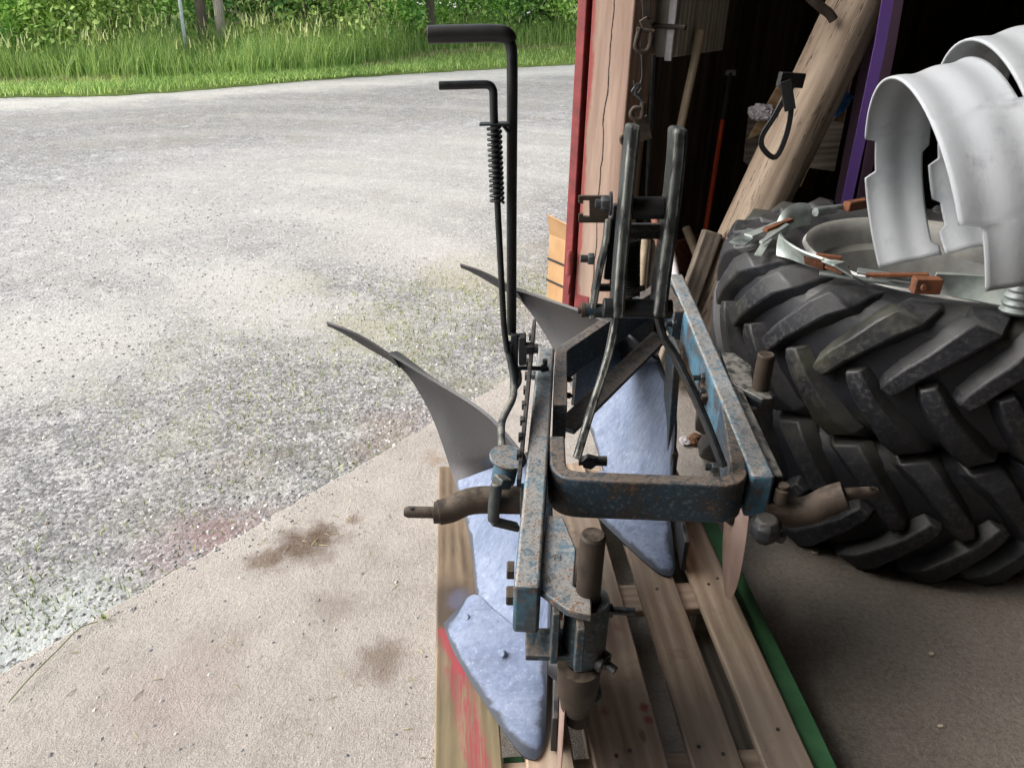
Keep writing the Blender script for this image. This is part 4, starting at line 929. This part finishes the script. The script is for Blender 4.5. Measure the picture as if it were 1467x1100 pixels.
mb.prism([bp(.30, -.03, -.036), bp(.83, .045, -.036), bp(.86, .075, -.036), bp(.80, .09, -.036), bp(.62, .058, -.036), bp(.36, .005, -.036), bp(.29, -.005, -.036)], (.008, 0, 0))
for k in range(9): mb.box(bp(.36 + k * .05, .004 + k * .0085, -.037), (.008, .018, .014))
P_(mb, 'quadrant', 'steel_dark', bevel=.001)
mb = MB(); p = bp(.70, .01, -.02); mb.cyl(p + V((-.05, 0, .01)), p + V((.03, 0, .01)), .0055, 10); mb.hexa(p + V((.012, 0, .01)), (1, 0, 0), .0095, .01); mb.cyl(bp(.73, .0, .0), bp(.73, .028, 0), .006, 10); P_(mb, 'adjuster_bolt', 'bolt')
mb = MB(); p = bp(.76, -.03, -.022); mb.hexa(p + V((.002, 0, 0)), (-1, 0, 0), .012, .012); P_(mb, 'bolt', 'bolt')
# crank arm on the cross shaft
p = ay(724, 672, 1.26); m = frame(p, V((.16, -.1, 1)), (1, 0, 0))
mb = MB(); mb.lathe([(0, .026), (.024, .026), (.0245, -.028), (.018, -.03), (0, -.03)], m, 24); mb.lathe([(0, .033), (.036, .033), (.037, .030), (.036, .026), (.02, .0255)], m, 28); P_(mb, 'crank_boss', 'blue', bevel=.001)
mb = MB(); q = [ay(712, 692, 1.19), ay(708, 720, 1.185), ay(707, 746, 1.18)]; mb.tube(smooth_path(q, 4), [.0115] * 9, 12); mb.bar(ay(704, 746, 1.18), ay(742, 755, 1.20), .022, .012); mb.bar(ay(712, 690, 1.195), ay(727, 690, 1.21), .03, .02); P_(mb, 'shaft_bracket', 'grey_worn', bevel=.003)
# ------------------------------------------------------------------ tyres
TC = V((1.315, 2.32, 0)); TR = .605; TW = .21
def carc(z):                                     # carcass radius at distance z from the middle plane
    a = abs(z) / TW; return TR - .012 * a ** 2 - .05 * max(0, a - .72) ** 1.5 * 8
def make_tyre(name, label, zc, flip, phase):
    t = thing(name, label, 'tyre', V((TC.x, TC.y, 0)) + V((0, 0, zc)), 'tractor tyres lying in a stack')
    m = Matrix.Translation((TC.x, TC.y, zc))
    half = [(TR, 0), (carc(.08), .08), (carc(.14), .14), (carc(.175), .172), (.555, .190), (.50, .197), (.445, .194), (.405, .182), (.378, .162), (.368, .14)]
    prof = [(.40, -.12), (.54, -.1), (.54, .1), (.40, .12)] + [(r, z) for r, z in reversed(half)] + [(r, -z) for r, z in half[1:]]
    mb = MB(); mb.lathe(prof, m, 96, True); mb.build('casing', 'rubber', t, angle=40)
    mb = MB(); N = 22; sg = -1 if flip else 1
    for k in range(N):
        for side in (1, -1):
            th0 = radians(phase) + 2 * pi * (k + (.5 if side < 0 else 0)) / N
            path = []
            for i, tt in enumerate((0, .12, .35, .6, .82, 1.0)):
                z = side * (-.018 + .193 * tt); th = th0 + sg * radians(17) * (tt - .12 * sin(pi * tt)); path.append((th, carc(z), z, (cos(0), 0)))
            pts = []; vs = []; fs = []; ed = []
            for i, (th, r, z, _) in enumerate(path):
                tt = i / 5; w = (.044, .056, .060, .066, .076, .088)[i] ; hh = (.040, .045, .046, .046, .045, .042)[i]
                nr = V((cos(th), sin(th), 0)); ta = V((-sin(th), cos(th), 0)); zz = V((0, 0, 1))
                nrm = (nr * (1 if i < 4 else .9) + zz * side * (0 if i < 4 else .35)).normalized()
                dirp = ta * sg * .30 * TR / .193 * .18 + zz * side; wd = (ta * 1 - zz * side * sg * .45).normalized()
                b = V((0, 0, 0)) + nr * r + zz * z
                vs += [m @ (b - wd * w * .72 - nr * .012), m @ (b - wd * w * .40 + nrm * hh), m @ (b + wd * w * .40 + nrm * hh), m @ (b + wd * w * .72 - nr * .012)]; ed += [0, 1 - tt * .7, 1 - tt * .7, 0]
                if i: q = 4 * i; fs += [(q - 4 + j, q - 4 + j + 1, q + j + 1, q + j) for j in range(3)]
            # over the shoulder
            th = path[-1][0] + sg * radians(1.6); nr = V((cos(th), sin(th), 0)); ta = V((-sin(th), cos(th), 0)); zz = V((0, 0, 1)); w = .09
            b = nr * .545 + zz * side * .19
            vs += [m @ (b - ta * w * .62), m @ (b - ta * w * .5 + zz * side * .016 + nr * .012), m @ (b + ta * w * .5 + zz * side * .016 + nr * .012), m @ (b + ta * w * .62)]; ed += [0, .4, .4, 0]
            q = 4 * 6; fs += [(q - 4 + j, q - 4 + j + 1, q + j + 1, q + j) for j in range(3)]
            th = path[-1][0] + sg * radians(2.6); nr = V((cos(th), sin(th), 0)); ta = V((-sin(th), cos(th), 0)); b = nr * .485 + zz * side * .19
            vs += [m @ (b - ta * .045), m @ (b - ta * .036 + zz * side * .009), m @ (b + ta * .036 + zz * side * .009), m @ (b + ta * .045)]; ed += [0] * 4
            q = 4 * 7; fs += [(q - 4 + j, q - 4 + j + 1, q + j + 1, q + j) for j in range(3)]
            fs += [(3, 2, 1, 0), (q, q + 1, q + 2, q + 3)]
            mb.add(vs, fs, ed)
    mb.build('tread', 'rubber', t, bevel=.005, angle=45)
    return t, m
ZL, ZU = .207, .613
make_tyre('tractor_tyre', 'dark tractor tyre lying on the floor under the other tyre', ZL, True, 4)
tu, mU = make_tyre('tractor_tyre', 'tractor tyre with chevron lugs on top of the stack, holding a silver rim', ZU, False, -138)
mb = MB(); mb.lathe([(.362, .14), (.372, .166), (.386, .178), (.392, .170), (.396, .176), (.388, .190), (.368, .182), (.35, .15), (.343, .11), (.315, .095), (.305, .06), (.30, -.06), (.16, -.075), (.09, -.05), (.085, -.08), (.30, -.1), (.36, -.1)], mU, 96, True)
mb.build('rim', 'rim_grey', tu, angle=40)

# white rim rings standing on the upper tyre
nA = V((-.948, .106, -.299)).normalized(); cA = V((1.113, 2.147, .926))
def ring(name, lab, c, n_, Rr, L, notches, cut):
    fr = frame(c, -n_, (0, 0, 1)); NS, NL = 160, 26; vs = []; fs = []; keep = []
    for i in range(NS):
        ph = 360 * i / NS; l0 = 0.; l1 = L
        for a, b, d0, d1 in notches:
            if a <= ph < b: l0 += d0; l1 -= d1
        for j in range(NL + 1):
            l = l0 + (l1 - l0) * j / NL
            q = l / L; rr = Rr + .0032 * sin((l / .2) * pi * 4 + .6) - .004 * sin(pi * min(1, l / .2))
            vs.append(fr @ V((rr * cos(radians(ph)), rr * sin(radians(ph)), l)))
    for i in range(NS):
        i2 = (i + 1) % NS
        for j in range(NL):
            q = (i * (NL + 1) + j, i2 * (NL + 1) + j, i2 * (NL + 1) + j + 1, i * (NL + 1) + j + 1)
            if not cut[0] <= 360 * (i + .5) / NS <= cut[1]: fs.append(q)
    used = sorted({k for f in fs for k in f}); mp = {k: i for i, k in enumerate(used)}
    mb = MB(); mb.add([vs[k] for k in used], [tuple(mp[k] for k in f) for f in fs])
    o = mb.build(name, 'white', None, solid=.007, angle=50); return tag(o, lab, 'rim ring', 'white rim rings on the tyre')
ring('rim_ring', 'nearer white ribbed rim ring with notched edge standing on the tyre', cA, nA, .414, .192, [(277, 297, .032, 0), (73, 116, .05, 0), (240, 284, 0, .02), (36, 116, 0, -.13)], (97, 233))
ring('rim_ring', 'white rim ring behind the notched one, half hidden by it', cA - nA * .196 + V((0, .045, .045)), nA, .405, .215, [(268, 287, .03, 0), (287, 298, .014, 0), (238, 252, .022, 0), (73, 116, .05, 0)], (97, 224))

def ac(x, y, z): return az(x, y, z - .036)
# galvanised wheel clamps lying on the tyre
wc = thing('wheel_clamp', 'galvanised wheel clamp with curved rusty band and hook in front of the silver rim', 'wheel clamp', ac(1150, 350, .86))
zt = ZU + .235
mb = MB(); grid(mb, [ac(1108, 330, .87), ac(1121, 303, .93), ac(1141, 291, .95), ac(1161, 292, .945)], [ac(1124, 338, .865), ac(1136, 328, .875), ac(1149, 324, .88), ac(1160, 322, .88)], 16, 5, V((0, -.01, .004)), .006); mb.build('hook', 'galv', wc)
mb = MB(); a, b = ay(1158, 300, 2.62), ay(1222, 293, 2.66); mb.cyl(ac(1158, 302, .905), ac(1224, 294, .905), .009, 12); mb.cyl(ac(1168, 304, .91), ac(1195, 300, .91), .014, 12); mb.build('rod', 'galv_dark', wc)
mb = MB(); mb.bar(ac(1212, 296, .91), ac(1240, 291, .91), .03, .032); mb.build('knuckle', 'rust_red', wc, bevel=.004)
mb = MB(); mb.bar(ac(1072, 338, .885), ac(1132, 314, .90), .03, .006); mb.bar(ac(1086, 366, .868), ac(1112, 324, .895), .022, .006); mb.bar(ac(1090, 348, .89), ac(1128, 322, .91), .012, .008, (.2, 0, 1)); mb.build('latch', 'galv', wc, bevel=.001)
mb = MB(); mb.bar(ac(1056, 350, .875), ac(1082, 330, .885), .05, .006); mb.build('plate', 'galv_dark', wc, bevel=.001)
mb = MB(); mb.bar(ac(1096, 330, .905), ac(1134, 315, .915), .018, .012); mb.build('pin', 'rust_red', wc, bevel=.002)
tA = [ac(1116, 335, .915), ac(1124, 346, .915), ac(1146, 360, .915), ac(1175, 371, .915), ac(1208, 381, .91)]; tB = [ac(1112, 366, .862), ac(1130, 371, .862), ac(1152, 379, .862), ac(1178, 387, .862), ac(1206, 394, .862)]
mb = MB(); grid(mb, tA, tB, 22, 5, V((0, .008, 0)), .006); mb.build('band', 'galv', wc)
mb = MB(); grid(mb, [p + V((0, -.004, .001)) for p in (ac(1150, 361, .915), ac(1165, 367, .915), ac(1180, 372, .915))], [p + V((0, -.004, 0)) for p in (ac(1152, 378, .863), ac(1166, 383, .863), ac(1180, 388, .863))], 10, 5, V((0, .004, 0)), .004); mb.bar(ac(1168, 370, .9), ac(1205, 375, .9), .014, .03); mb.bar(ac(1186, 378, .89), ac(1212, 388, .885), .03, .02); mb.build('rusty_hinge', 'rust_red', wc, bevel=.002)
mb = MB(); mb.rect([ac(1186, 372, .91), ac(1203, 377, .925), ac(1218, 392, .90), ac(1236, 402, .875)], .036, .006); mb.build('strap', 'galv', wc, bevel=.001)
wc2 = thing('wheel_clamp', 'long galvanised clamp bar with rusty box joint along the edge of the tyre', 'wheel clamp', ac(1340, 420, .86))
mb = MB(); mb.bar(ac(1174, 391, .872), ac(1318, 412, .872), .022, .008); mb.bar(ac(1228, 388, .885), ac(1310, 400, .885), .035, .008); mb.cyl(ac(1270, 396, .89), ac(1305, 397, .9), .008, 10); mb.build('toggle', 'galv_dark', wc2, bevel=.002)
mb = MB(); mb.bar(ac(1240, 394, .894), ac(1330, 394, .91), .014, .010); mb.build('hinge_rod', 'rust_red', wc2, bevel=.002); mb = MB(); mb.bar(ac(1308, 408, .90), ac(1346, 409, .90), .03, .04); mb.hexa(ac(1318, 408, .905) + V((0, -.018, 0)), (0, -1, .2), .009, .008); mb.build('box_joint', 'rust_red', wc2, bevel=.003)
tA = [ac(1342, 393, .925), ac(1375, 394, .925), ac(1410, 396, .925), ac(1480, 398, .925)]; tB = [ac(1342, 421, .866), ac(1375, 427, .866), ac(1410, 433, .866), ac(1480, 446, .866)]
mb = MB(); grid(mb, tA, tB, 22, 6, V((0, .01, 0)), .007); mb.build('band', 'galv', wc2)
p = ac(1456, 452, .855); mb = MB(); prof = [(0, 0)]
for k in range(5): prof += [(.030 + .004 * (4 - k) * .4, .008 + .018 * k), (.042 - .002 * k, .015 + .018 * k), (.030 + .003 * (4 - k) * .3, .0245 + .018 * k)]
prof += [(.026, .105), (0, .106)]
mb.lathe(prof, frame(p, (-.05, .1, 1)), 28); 
tag(mb.build('ribbed_sleeve', 'galv_dark', angle=60), 'small ribbed metal sleeve standing at the edge of the tyre', 'sleeve')

# ------------------------------------------------------------------ inside of the barn: log, tools, boards
l0, l1 = ay(1064, 345, 3.06), ay(1229, 0, 3.20); ld = (l1 - l0).normalized()
lb = l0 - ld * (l0.z / ld.z); lt = l0 + ld * ((RH - .02 - l0.z) / ld.z)
mb = MB(); n = 40; fr = frame(lb, ld); Ll = (lt - lb).length; vs = []; fs = []; K = 36
for i in range(n + 1):
    for k in range(K):
        a = 2 * pi * k / K; z = Ll * i / n; r = .109 - .004 * i / n + .006 * mnoise.noise(V((cos(a) * 1.1, sin(a) * 1.1, z * 1.1))) + .003 * mnoise.noise(V((cos(a) * 5, sin(a) * 5, z * 1.6)))
        vs.append(fr @ V((r * cos(a), r * sin(a), z)))
    if i: q = K * i; fs += [(q - K + k, q - K + (k + 1) % K, q + (k + 1) % K, q + k) for k in range(K)]
fs += [tuple(range(K - 1, -1, -1)), tuple(range(K * n, K * n + K))]
mb.add(vs, fs); tag(mb.build('log', 'log', fr=fr, angle=60), 'thick pale stripped log leaning up behind the tyres', 'log')
LY = 2.93
mb = MB(); q = [ay(x, y, LY) for x, y in ((1128, 118), (1134, 150), (1128, 190), (1112, 225), (1094, 214), (1092, 196), (1108, 170), (1124, 142), (1138, 120))]
mb.rect(smooth_path(q, 5), .02, .006, (0, -1, .1)); mb.bar(ay(1116, 114, LY), ay(1150, 116, LY + .05), .05, .02, (0, -1, 0)); mb.bar(ay(1125, 116, LY - .01), ay(1132, 158, LY - .01), .04, .012, (0, -1, 0))
tag(mb.build('rubber_strap', 'black_rubber', bevel=.002), 'black rubber strap looped over the leaning log', 'strap')
mb = MB(); q = [ay(x, y, 3.08) for x, y in ((1152, -12), (1166, 2), (1178, 12), (1188, 20), (1194, 29))]; mb.tube(smooth_path(q, 4), .017, 10); tag(mb.build('iron_hook', 'rust'), 'rusty iron hook driven into the top of the log', 'hook')

def slab(name, mt, pts, yy, th, lab, cat, group=None):
    P = [ay(x, y, yy) for x, y in pts]; mb = MB().prism(P, (0, th, 0)); return tag(mb.build(name, mt, bevel=.002, fr=frame(P[0], (0, -1, .0), P[1] - P[0])), lab, cat, group)
BY = 3.46
slab('plywood_sheet', 'wood_old', [(1074, 160), (1215, 150), (1196, 246), (1120, 236), (1078, 243), (1066, 232)], BY, .02, 'grey plywood sheet behind the leaning log', 'board')
slab('wooden_lath', 'wood_tan', [(1122, 112), (1132, 116), (1095, 190), (1072, 200)], BY - .06, .025, 'thin lath leaning beside the black rubber strap', 'lath')
slab('plank', 'wood_tan', [(1168, 165), (1192, 168), (1148, 268), (1130, 264)], BY - .14, .03, 'short tan plank leaning under the log next to the blue glove', 'plank')
slab('plank', 'wood_tan', [(1216, 60), (1232, 66), (1208, 176), (1196, 174)], BY - .08, .03, 'tan plank standing upright behind the blue glove', 'plank')
def crumple(c, sz, seed, mt, name, lab, cat):
    bm = bmesh.new(); bmesh.ops.create_icosphere(bm, subdivisions=4, radius=1); r = V((seed * 7.1, seed * 3.3, seed))
    mb = MB(); vs = []
    for v in bm.verts:
        d = v.co.normalized(); k = .72 + .5 * abs(mnoise.noise(d * 1.6 + r)) + .35 * abs(mnoise.noise(d * 3.7 + r)) + .1 * mnoise.noise(d * 9 + r)
        vs.append(V(c) + V((d.x * sz[0] * k, d.y * sz[1] * k, d.z * sz[2] * k)))
    mb.add(vs, [tuple(v.index for v in f.verts) for f in bm.faces]); bm.free()
    return tag(mb.build(name, mt, angle=25), lab, cat)
crumple(ay(1090, 162, BY - .07), (.055, .05, .035), 1, 'rag', 'rag', 'crumpled grimy white rag on top of the plywood sheet', 'rag')
crumple(ay(1203, 146, BY - .14), (.042, .03, .055), 2, 'glove', 'work_glove', 'bright blue crumpled work glove beside the log', 'glove')
crumple(ay(1186, 156, BY - .12), (.05, .03, .04), 4, 'glove', 'work_glove', 'blue glove tucked in shadow against the log', 'glove')
# purple webbing
def web(pts, w, yy, mt, lab, dy=0.):
    P = [ay(x, y, yy) for x, y in pts]; mb = MB(); mb.rect(P, w, .004, (0, -1, .15)); return tag(mb.build('webbing_sling', mt, fr=frame(P[0], (0, -1, .1), P[-1] - P[0])), lab, 'sling', 'lifting slings hanging in the barn')
web([(1279, -40), (1262, 60), (1240, 165), (1211, 300)], .042, 3.06, 'purple', 'bright purple webbing sling hanging behind the white rim')
web([(1293, -40), (1277, 60), (1257, 165), (1232, 300)], .04, 3.12, 'mauve', 'dull mauve webbing sling along the rim side of the bright purple one')
web([(1262, -40), (1246, 60), (1224, 175), (1200, 300)], .036, 3.15, 'mauve', 'dull mauve webbing sling on the log side of the bright purple one')
# tools along the wall
def rod(name, mt, a, b, r, lab, cat, n=12):
    mb = MB().tube([a, a.lerp(b, .33), a.lerp(b, .66), b], r, n); return tag(mb.build(name, mt, fr=frame(a, (0, 0, 1) if abs((b - a).normalized().z) < .5 else (0, -1, 0), b - a)), lab, cat)
a, b = aw(1046, 104, -.30), aw(1008, 345, -.30); b2 = b + (b - a) * ((b.z - .0) / (a.z - b.z))
ops = thing('long_handled_tool', 'orange shafted tool with black grip leaning in the dark', 'tool', b2)
mb = MB(); mb.cyl(a.lerp(b2, .165), b2, .011, 12); mb.build('shaft', 'orange', ops)
mb = MB(); mb.cyl(a, a.lerp(b2, .165), .0165, 14); mb.build('grip', 'black_rubber', ops); mb = MB(); mb.box(a, (.045, .03, .025)); mb.build('end_cap', 'galv_dark', ops, bevel=.003)
a, b = aw(1004, 44, -.32), aw(965, 230, -.32); rod('wooden_stick', 'handle', a, b + (b - a) * ((b.z) / (a.z - b.z)), .017, 'pale round wooden tool handle leaning against the white cabinet', 'handle')
a, b = aw(936, 78, -.24), aw(926, 300, -.24); 
mb = MB(); mb.bar(a, b + (b - a) * (b.z / (a.z - b.z)), .022, .012, DN); tag(mb.build('iron_bar', 'grey_worn', bevel=.002), 'thin grey iron bar standing upright next to the hook chain', 'bar')
a, b = aw(957, 326, -.55), aw(1003, 372, -.5); rod('wooden_stick', 'handle', ay(983, 326, 3.3), ay(1012, 400, 3.15), .019, 'brown wooden handle crossing the grey leaning post', 'handle')
a, b = ay(1016, 345, 3.0), ay(972, 470, 2.9)
mb = MB(); mb.bar(a + (a - b) * .1, b + (b - a) * .6, .075, .05, (0, -1, 0)); tag(mb.build('leaning_post', 'wood_old', bevel=.006, fr=frame(a, (0, -1, 0), b - a)), 'grey weathered squared post leaning between plough and tyre', 'post')
mb = MB(); a, b = ay(1004, 395, 3.12), ay(1022, 440, 3.0); mb.bar(a, b + (b - a), .05, .04, (0, -1, 0)); tag(mb.build('timber_offcut', 'wood_old', bevel=.004), 'short timber offcut under the grey leaning post', 'timber')
P = [ay(952, 352, 3.2), ay(1000, 338, 3.4), ay(1000, 380, 3.4), ay(968, 394, 3.2)]; mb = MB().prism(P, (.03, .05, 0)); tag(mb.build('board', 'brick_red', bevel=.003), 'reddish brown board end lying behind the plough beam', 'board')
for i, (x0, y0, x1, y1, mt, lab) in enumerate([(926, 330, 917, 430, 'handle', 'tan tool handle seen through the headstock'), (962, 365, 973, 420, 'rag', 'pale handle end rising behind the plough beam'), (934, 350, 924, 450, 'wood_old', 'dull grey stick seen through the headstock'), (936, 300, 944, 345, 'brick_red', 'brown tool handle behind the top link sleeve')]):
    a, b = ay(x0, y0, 2.95), ay(x1, y1, 2.8); rod('wooden_stick', mt, a + (a - b) * .05, b + (b - a) * 1.2, .016, lab, 'handle')
# white cabinet on the wall
q = aw(952, 84, -.13); s0 = (q - D0).dot(DU); z0 = q.z
def cabbox(s0, s1, n0, n1, z0, z1, name, mt, parent, bev=.003): mb = MB(); wbox(mb, s0, s1, n0, n1, z0, z1); return mb.build(name, mt, parent, bevel=bev, fr=frame(wl((s0 + s1) / 2, (n0 + n1) / 2, z0), (0, 0, 1), DU))
s0 = .16; s0 = max(.2, (aw(952, 84, -.2) - D0).dot(DU)); e0 = aw(965, 84, -.29); z0 = e0.z; s0 = (e0 - D0).dot(DU); s1 = (aw(1036, 78, -.29) - D0).dot(DU)
cab = thing('wall_cabinet', 'grey white wooden cabinet hanging on the wall above the hook chain', 'cabinet', wl(s0, -.3, z0))
cabbox(s0, s1, -.265, -.135, z0, z0 + .9, 'carcass', 'wood_white', cab)
nb = 3
for k in range(nb):
    a = s0 + .02 + (s1 - s0 - .02) * k / nb; b = s0 + .02 + (s1 - s0 - .02) * (k + 1) / nb - .006
    cabbox(a, b, -.29, -.267, z0 + .004, z0 + .9, 'door_board', 'wood_white', cab)
cabbox(s0 - .012, s0 - .001, -.285, -.255, z0 - .01, z0 + .9, 'corner_strip', 'rag', cab)
mb = MB(); a = wl(s0 - .03, -.14, z0 + .11); mb.cyl(a, a - DN * .2, .009, 10); mb.build('peg', 'rust', cab)
# hook, shackle and wire hanging from the post
HY = 3.0
ch = thing('hanging_chain', 'rusty shackle, wire and hook hanging beside the barn post', 'chain', ay(920, 160, HY))
mb = MB(); mb.bar(ay(922, -60, HY), ay(927, 28, HY), .03, .008, (0, -1, 0)); mb.bar(ay(921, 27, HY - .01), ay(930, 46, HY - .01), .03, .02, (0, -1, 0)); mb.build('hanger_strap', 'rust', ch, bevel=.002)
mb = MB(); q = [ay(x, y, HY - .02) for x, y in ((917, 40), (912, 58), (911, 68), (918, 74), (927, 73), (932, 62), (933, 46))]; mb.tube(smooth_path(q, 5), .0095, 12); mb.cyl(ay(912, 42, HY - .02), ay(937, 46, HY - .02), .0075, 10); mb.build('shackle', 'rust', ch)
mb = MB(); q = [ay(x, y, HY - .01) for x, y in ((918, 60), (919, 80), (920, 105), (918, 118), (910, 130), (905, 131), (914, 120), (919, 126), (912, 134), (908, 116))]; mb.tube(smooth_path(q, 5), .0028, 6)
q = [ay(x, y, HY - .01) for x, y in ((909, 134), (916, 140), (921, 146))]; mb.tube(q, .006, 8); mb.build('wire', 'bolt', ch)
mb = MB(); q = [ay(x, y, HY - .01) for x, y in ((921, 147), (921, 160), (918, 170), (909, 170), (904, 164), (908, 156), (917, 155))]; mb.tube(smooth_path(q, 5), [.011] * 8 + [.009] * 23, 12); mb.build('hook', 'rust', ch)
mb = MB(); mb.bar(ay(917, 168, HY + .03), ay(924, 200, HY + .03), .05, .03, (0, -1, 0)); q = [ay(x, y, HY) for x, y in ((902, 196), (893, 195), (890, 200), (893, 206), (900, 205))]; mb.tube(smooth_path(q, 4), .008, 10); mb.build('lower_hook', 'rust', ch, bevel=.004)
# cardboard boxes outside
c = az(812, 468, GZ); c = V((c.x + .15, c.y + .32, GZ)); bm_ = Matrix.Rotation(radians(38), 4, 'Z')
def B3(x, y, z): return c + (bm_ @ V((x, y, z)))
bx = thing('cardboard_box', 'strapped cardboard box with open flap outside behind the red door edge', 'box', c)
def bbox(name, mt, x0, x1, y0, y1, z0, z1, par, bev=.003): mb = MB(); mb.box(B3((x0 + x1) / 2, (y0 + y1) / 2, (z0 + z1) / 2), (x1 - x0, y1 - y0, z1 - z0), bm_.to_3x3()); return mb.build(name, mt, par, bevel=bev)
BH = .36
bbox('body', 'card', -.15, .2, -.2, .2, 0, BH, bx)
for z in (.1, .22): bbox('strap', 'strap', -.154, .204, -.204, .204, z, z + .012, bx, .001)
mb = MB(); mb.prism([B3(-.15, -.2, BH), B3(.2, -.2, BH), B3(.24, -.08, BH + .13), B3(-.12, -.1, BH + .1)], V((0, .004, .003))); mb.build('flap', 'card_pale', bx)
mb = MB(); mb.prism([B3(-.15, .2, BH), B3(-.15, -.2, BH), B3(-.2, -.14, BH + .09), B3(-.2, .16, BH + .12)], V((.004, 0, .003))); mb.build('flap', 'card', bx)
crumple(B3(0.04, -.05, BH + .03), (.13, .1, .06), 8, 'card_pale', 'packing_paper', 'pale crumpled packing paper on top of the cardboard box', 'paper')
bbox('wet_patch', 'card_dark', .02, .2, -.2045, -.2005, .17, BH - .01, bx, 0); bbox('printed_code', 'print', -.09, -.04, -.2045, -.2005, .12, .18, bx, 0)
mb = MB(); mb.rect([B3(-.162, -.2, BH + .02), B3(-.17, -.2, BH - .1), B3(-.158, -.2, .2), B3(-.165, -.2, .08), B3(-.158, -.2, .005)], .03, .012, (-.6, -.7, 0)); mb.build('loose_strap', 'strap', bx, bevel=.003)

# ------------------------------------------------------------------ litter on the floor
mb = MB()
def flake(px, py, w, h, z=.0, tilt=.2, seed=0):
    r = random.Random(seed); p = az(px, py, 0); n = 7; vs = []; a0 = r.random() * 6
    for k in range(n): a = a0 + 2 * pi * k / n; vs.append(p + V((w * cos(a) * r.uniform(.6, 1.1), h * sin(a) * r.uniform(.5, 1.1), z + .004 + tilt * w * (.5 + .5 * cos(a)))))
    return MB().prism(vs, (0, 0, .002))
tag(flake(1167, 793, .014, .009, 0, .3, 3).build('wood_chip', 'chip', angle=0), 'pale wood chip alone on the dark floor under the link pin', 'wood chip')
tag(flake(1333, 938, .008, .007, 0, .3, 5).build('wood_chip', 'chip', angle=0), 'tiny pale chip on the dark floor right of the green board', 'wood chip')
tag(flake(1346, 1042, .009, .006, 0, .3, 7).build('wood_chip', 'chip', angle=0), 'pale flake on the dark floor near the lower edge of the photo', 'wood chip')
crumple(az(996, 629, .02), (.03, .03, .022), 11, 'rag_brown', 'crumpled_wrapper', 'brown crumpled wrapper on the floor beyond the front cross member', 'wrapper')
crumple(az(981, 631, .012), (.022, .03, .010), 12, 'rag', 'paper_scrap', 'torn white paper scrap beside the brown wrapper', 'paper')
mb = MB(); q = [az(x, y, .004) for x, y in ((12, 1006), (45, 975), (85, 935), (115, 905), (140, 890))]; q = [p + V((0, 0, .012 if i in (1, 2, 3) else .0)) for i, p in enumerate(q)]; mb.tube(smooth_path(q, 6), .0014, 6)
st = mb.build('grass_stalk', 'weed'); tag(st, 'dry grass stalk lying along the edge of the concrete', 'stalk')
mb = MB(); r = random.Random(9)
for _ in range(26): p = az(150 + r.gauss(0, 6), 886 + r.gauss(0, 2), .006); blades(mb, p, .013, .004, .8, r.random() * 6.3)
mb.build('seed_head', 'weed', st, angle=0)
def g4():
    p = wl(R_.uniform(-3.6, .0), .05 - abs(R_.gauss(0, .035)), .001); return p
tag(stones(420, g4, .002, .008).build('spilled_gravel', 'stones', angle=0), 'small stones spilled over the edge of the concrete', 'gravel', kind='stuff')
def g2():
    px, py = R_.uniform(0, 630), R_.uniform(640, 1100); p = az(px, py, 0)
    n_ = (p - D0).dot(DN); return p if n_ < 0 else None
tag(stones(520, g2, .001, .009).build('floor_grit', 'stones', angle=0), 'scattered grit and small stones on the concrete floor', 'grit', kind='stuff')
mb = MB(); r = random.Random(21)
for _ in range(70):
    px, py = (r.gauss(455, 45), r.gauss(775, 22)) if r.random() < .45 else (r.uniform(60, 620), r.uniform(700, 1090))
    p = az(px, py, 0)
    if (p - D0).dot(DN) > .03: continue
    a = r.random() * 6.3; L = r.uniform(.006, .035); d = V((cos(a), sin(a), 0)) * L
    mb.tube([p + V((0, 0, .0015)), p + d * .5 + V((0, 0, .004)), p + d + V((0, 0, .0012))], .0009, 5)
tag(mb.build('straw_bits', 'hay', angle=0), 'short bits of straw scattered on the concrete floor', 'straw', kind='stuff')
def g3():
    p = az(R_.uniform(1080, 1467), R_.uniform(760, 1100), 0); return p
mb = stones(150, g3, .001, .004); tag(mb.build('floor_dust', 'wood_old', angle=0), 'fine crumbs on the dark floor beside the pallet', 'crumbs', kind='stuff')

# ------------------------------------------------------------------ light
SUN_EL = radians(40); sd = (DN * .75 - DU * .62).normalized(); sdir = V((sd.x * cos(SUN_EL), sd.y * cos(SUN_EL), sin(SUN_EL)))
li = bpy.data.lights.new('sun', 'SUN'); li.energy = 1.0; li.angle = radians(85); li.color = (1, .98, .95)
lo = bpy.data.objects.new('sun', li); COL.objects.link(lo); lo.rotation_euler = (-sdir).to_track_quat('-Z', 'Y').to_euler()
w = bpy.data.worlds.new('World'); sc.world = w; w.use_nodes = True; nt = w.node_tree
sky = nt.nodes.new('ShaderNodeTexSky'); sky.sky_type = 'NISHITA'; sky.sun_disc = False; sky.sun_elevation = SUN_EL; sky.sun_rotation = atan2(sdir.x, sdir.y); sky.dust_density = 4; sky.air_density = 1.2
hs = nt.nodes.new('ShaderNodeHueSaturation'); hs.inputs['Saturation'].default_value = .42; nt.links.new(sky.outputs[0], hs.inputs['Color'])
bg = nt.nodes['Background']; nt.links.new(hs.outputs[0], bg.inputs[0]); bg.inputs[1].default_value = .15
sc.view_settings.view_transform = 'Standard'; sc.view_settings.look = 'None'; sc.view_settings.exposure = 1.38; sc.view_settings.gamma = 1
sc.cycles.use_denoising = True; sc.cycles.max_bounces = 10; sc.cycles.diffuse_bounces = 6; sc.cycles.sample_clamp_indirect = 6
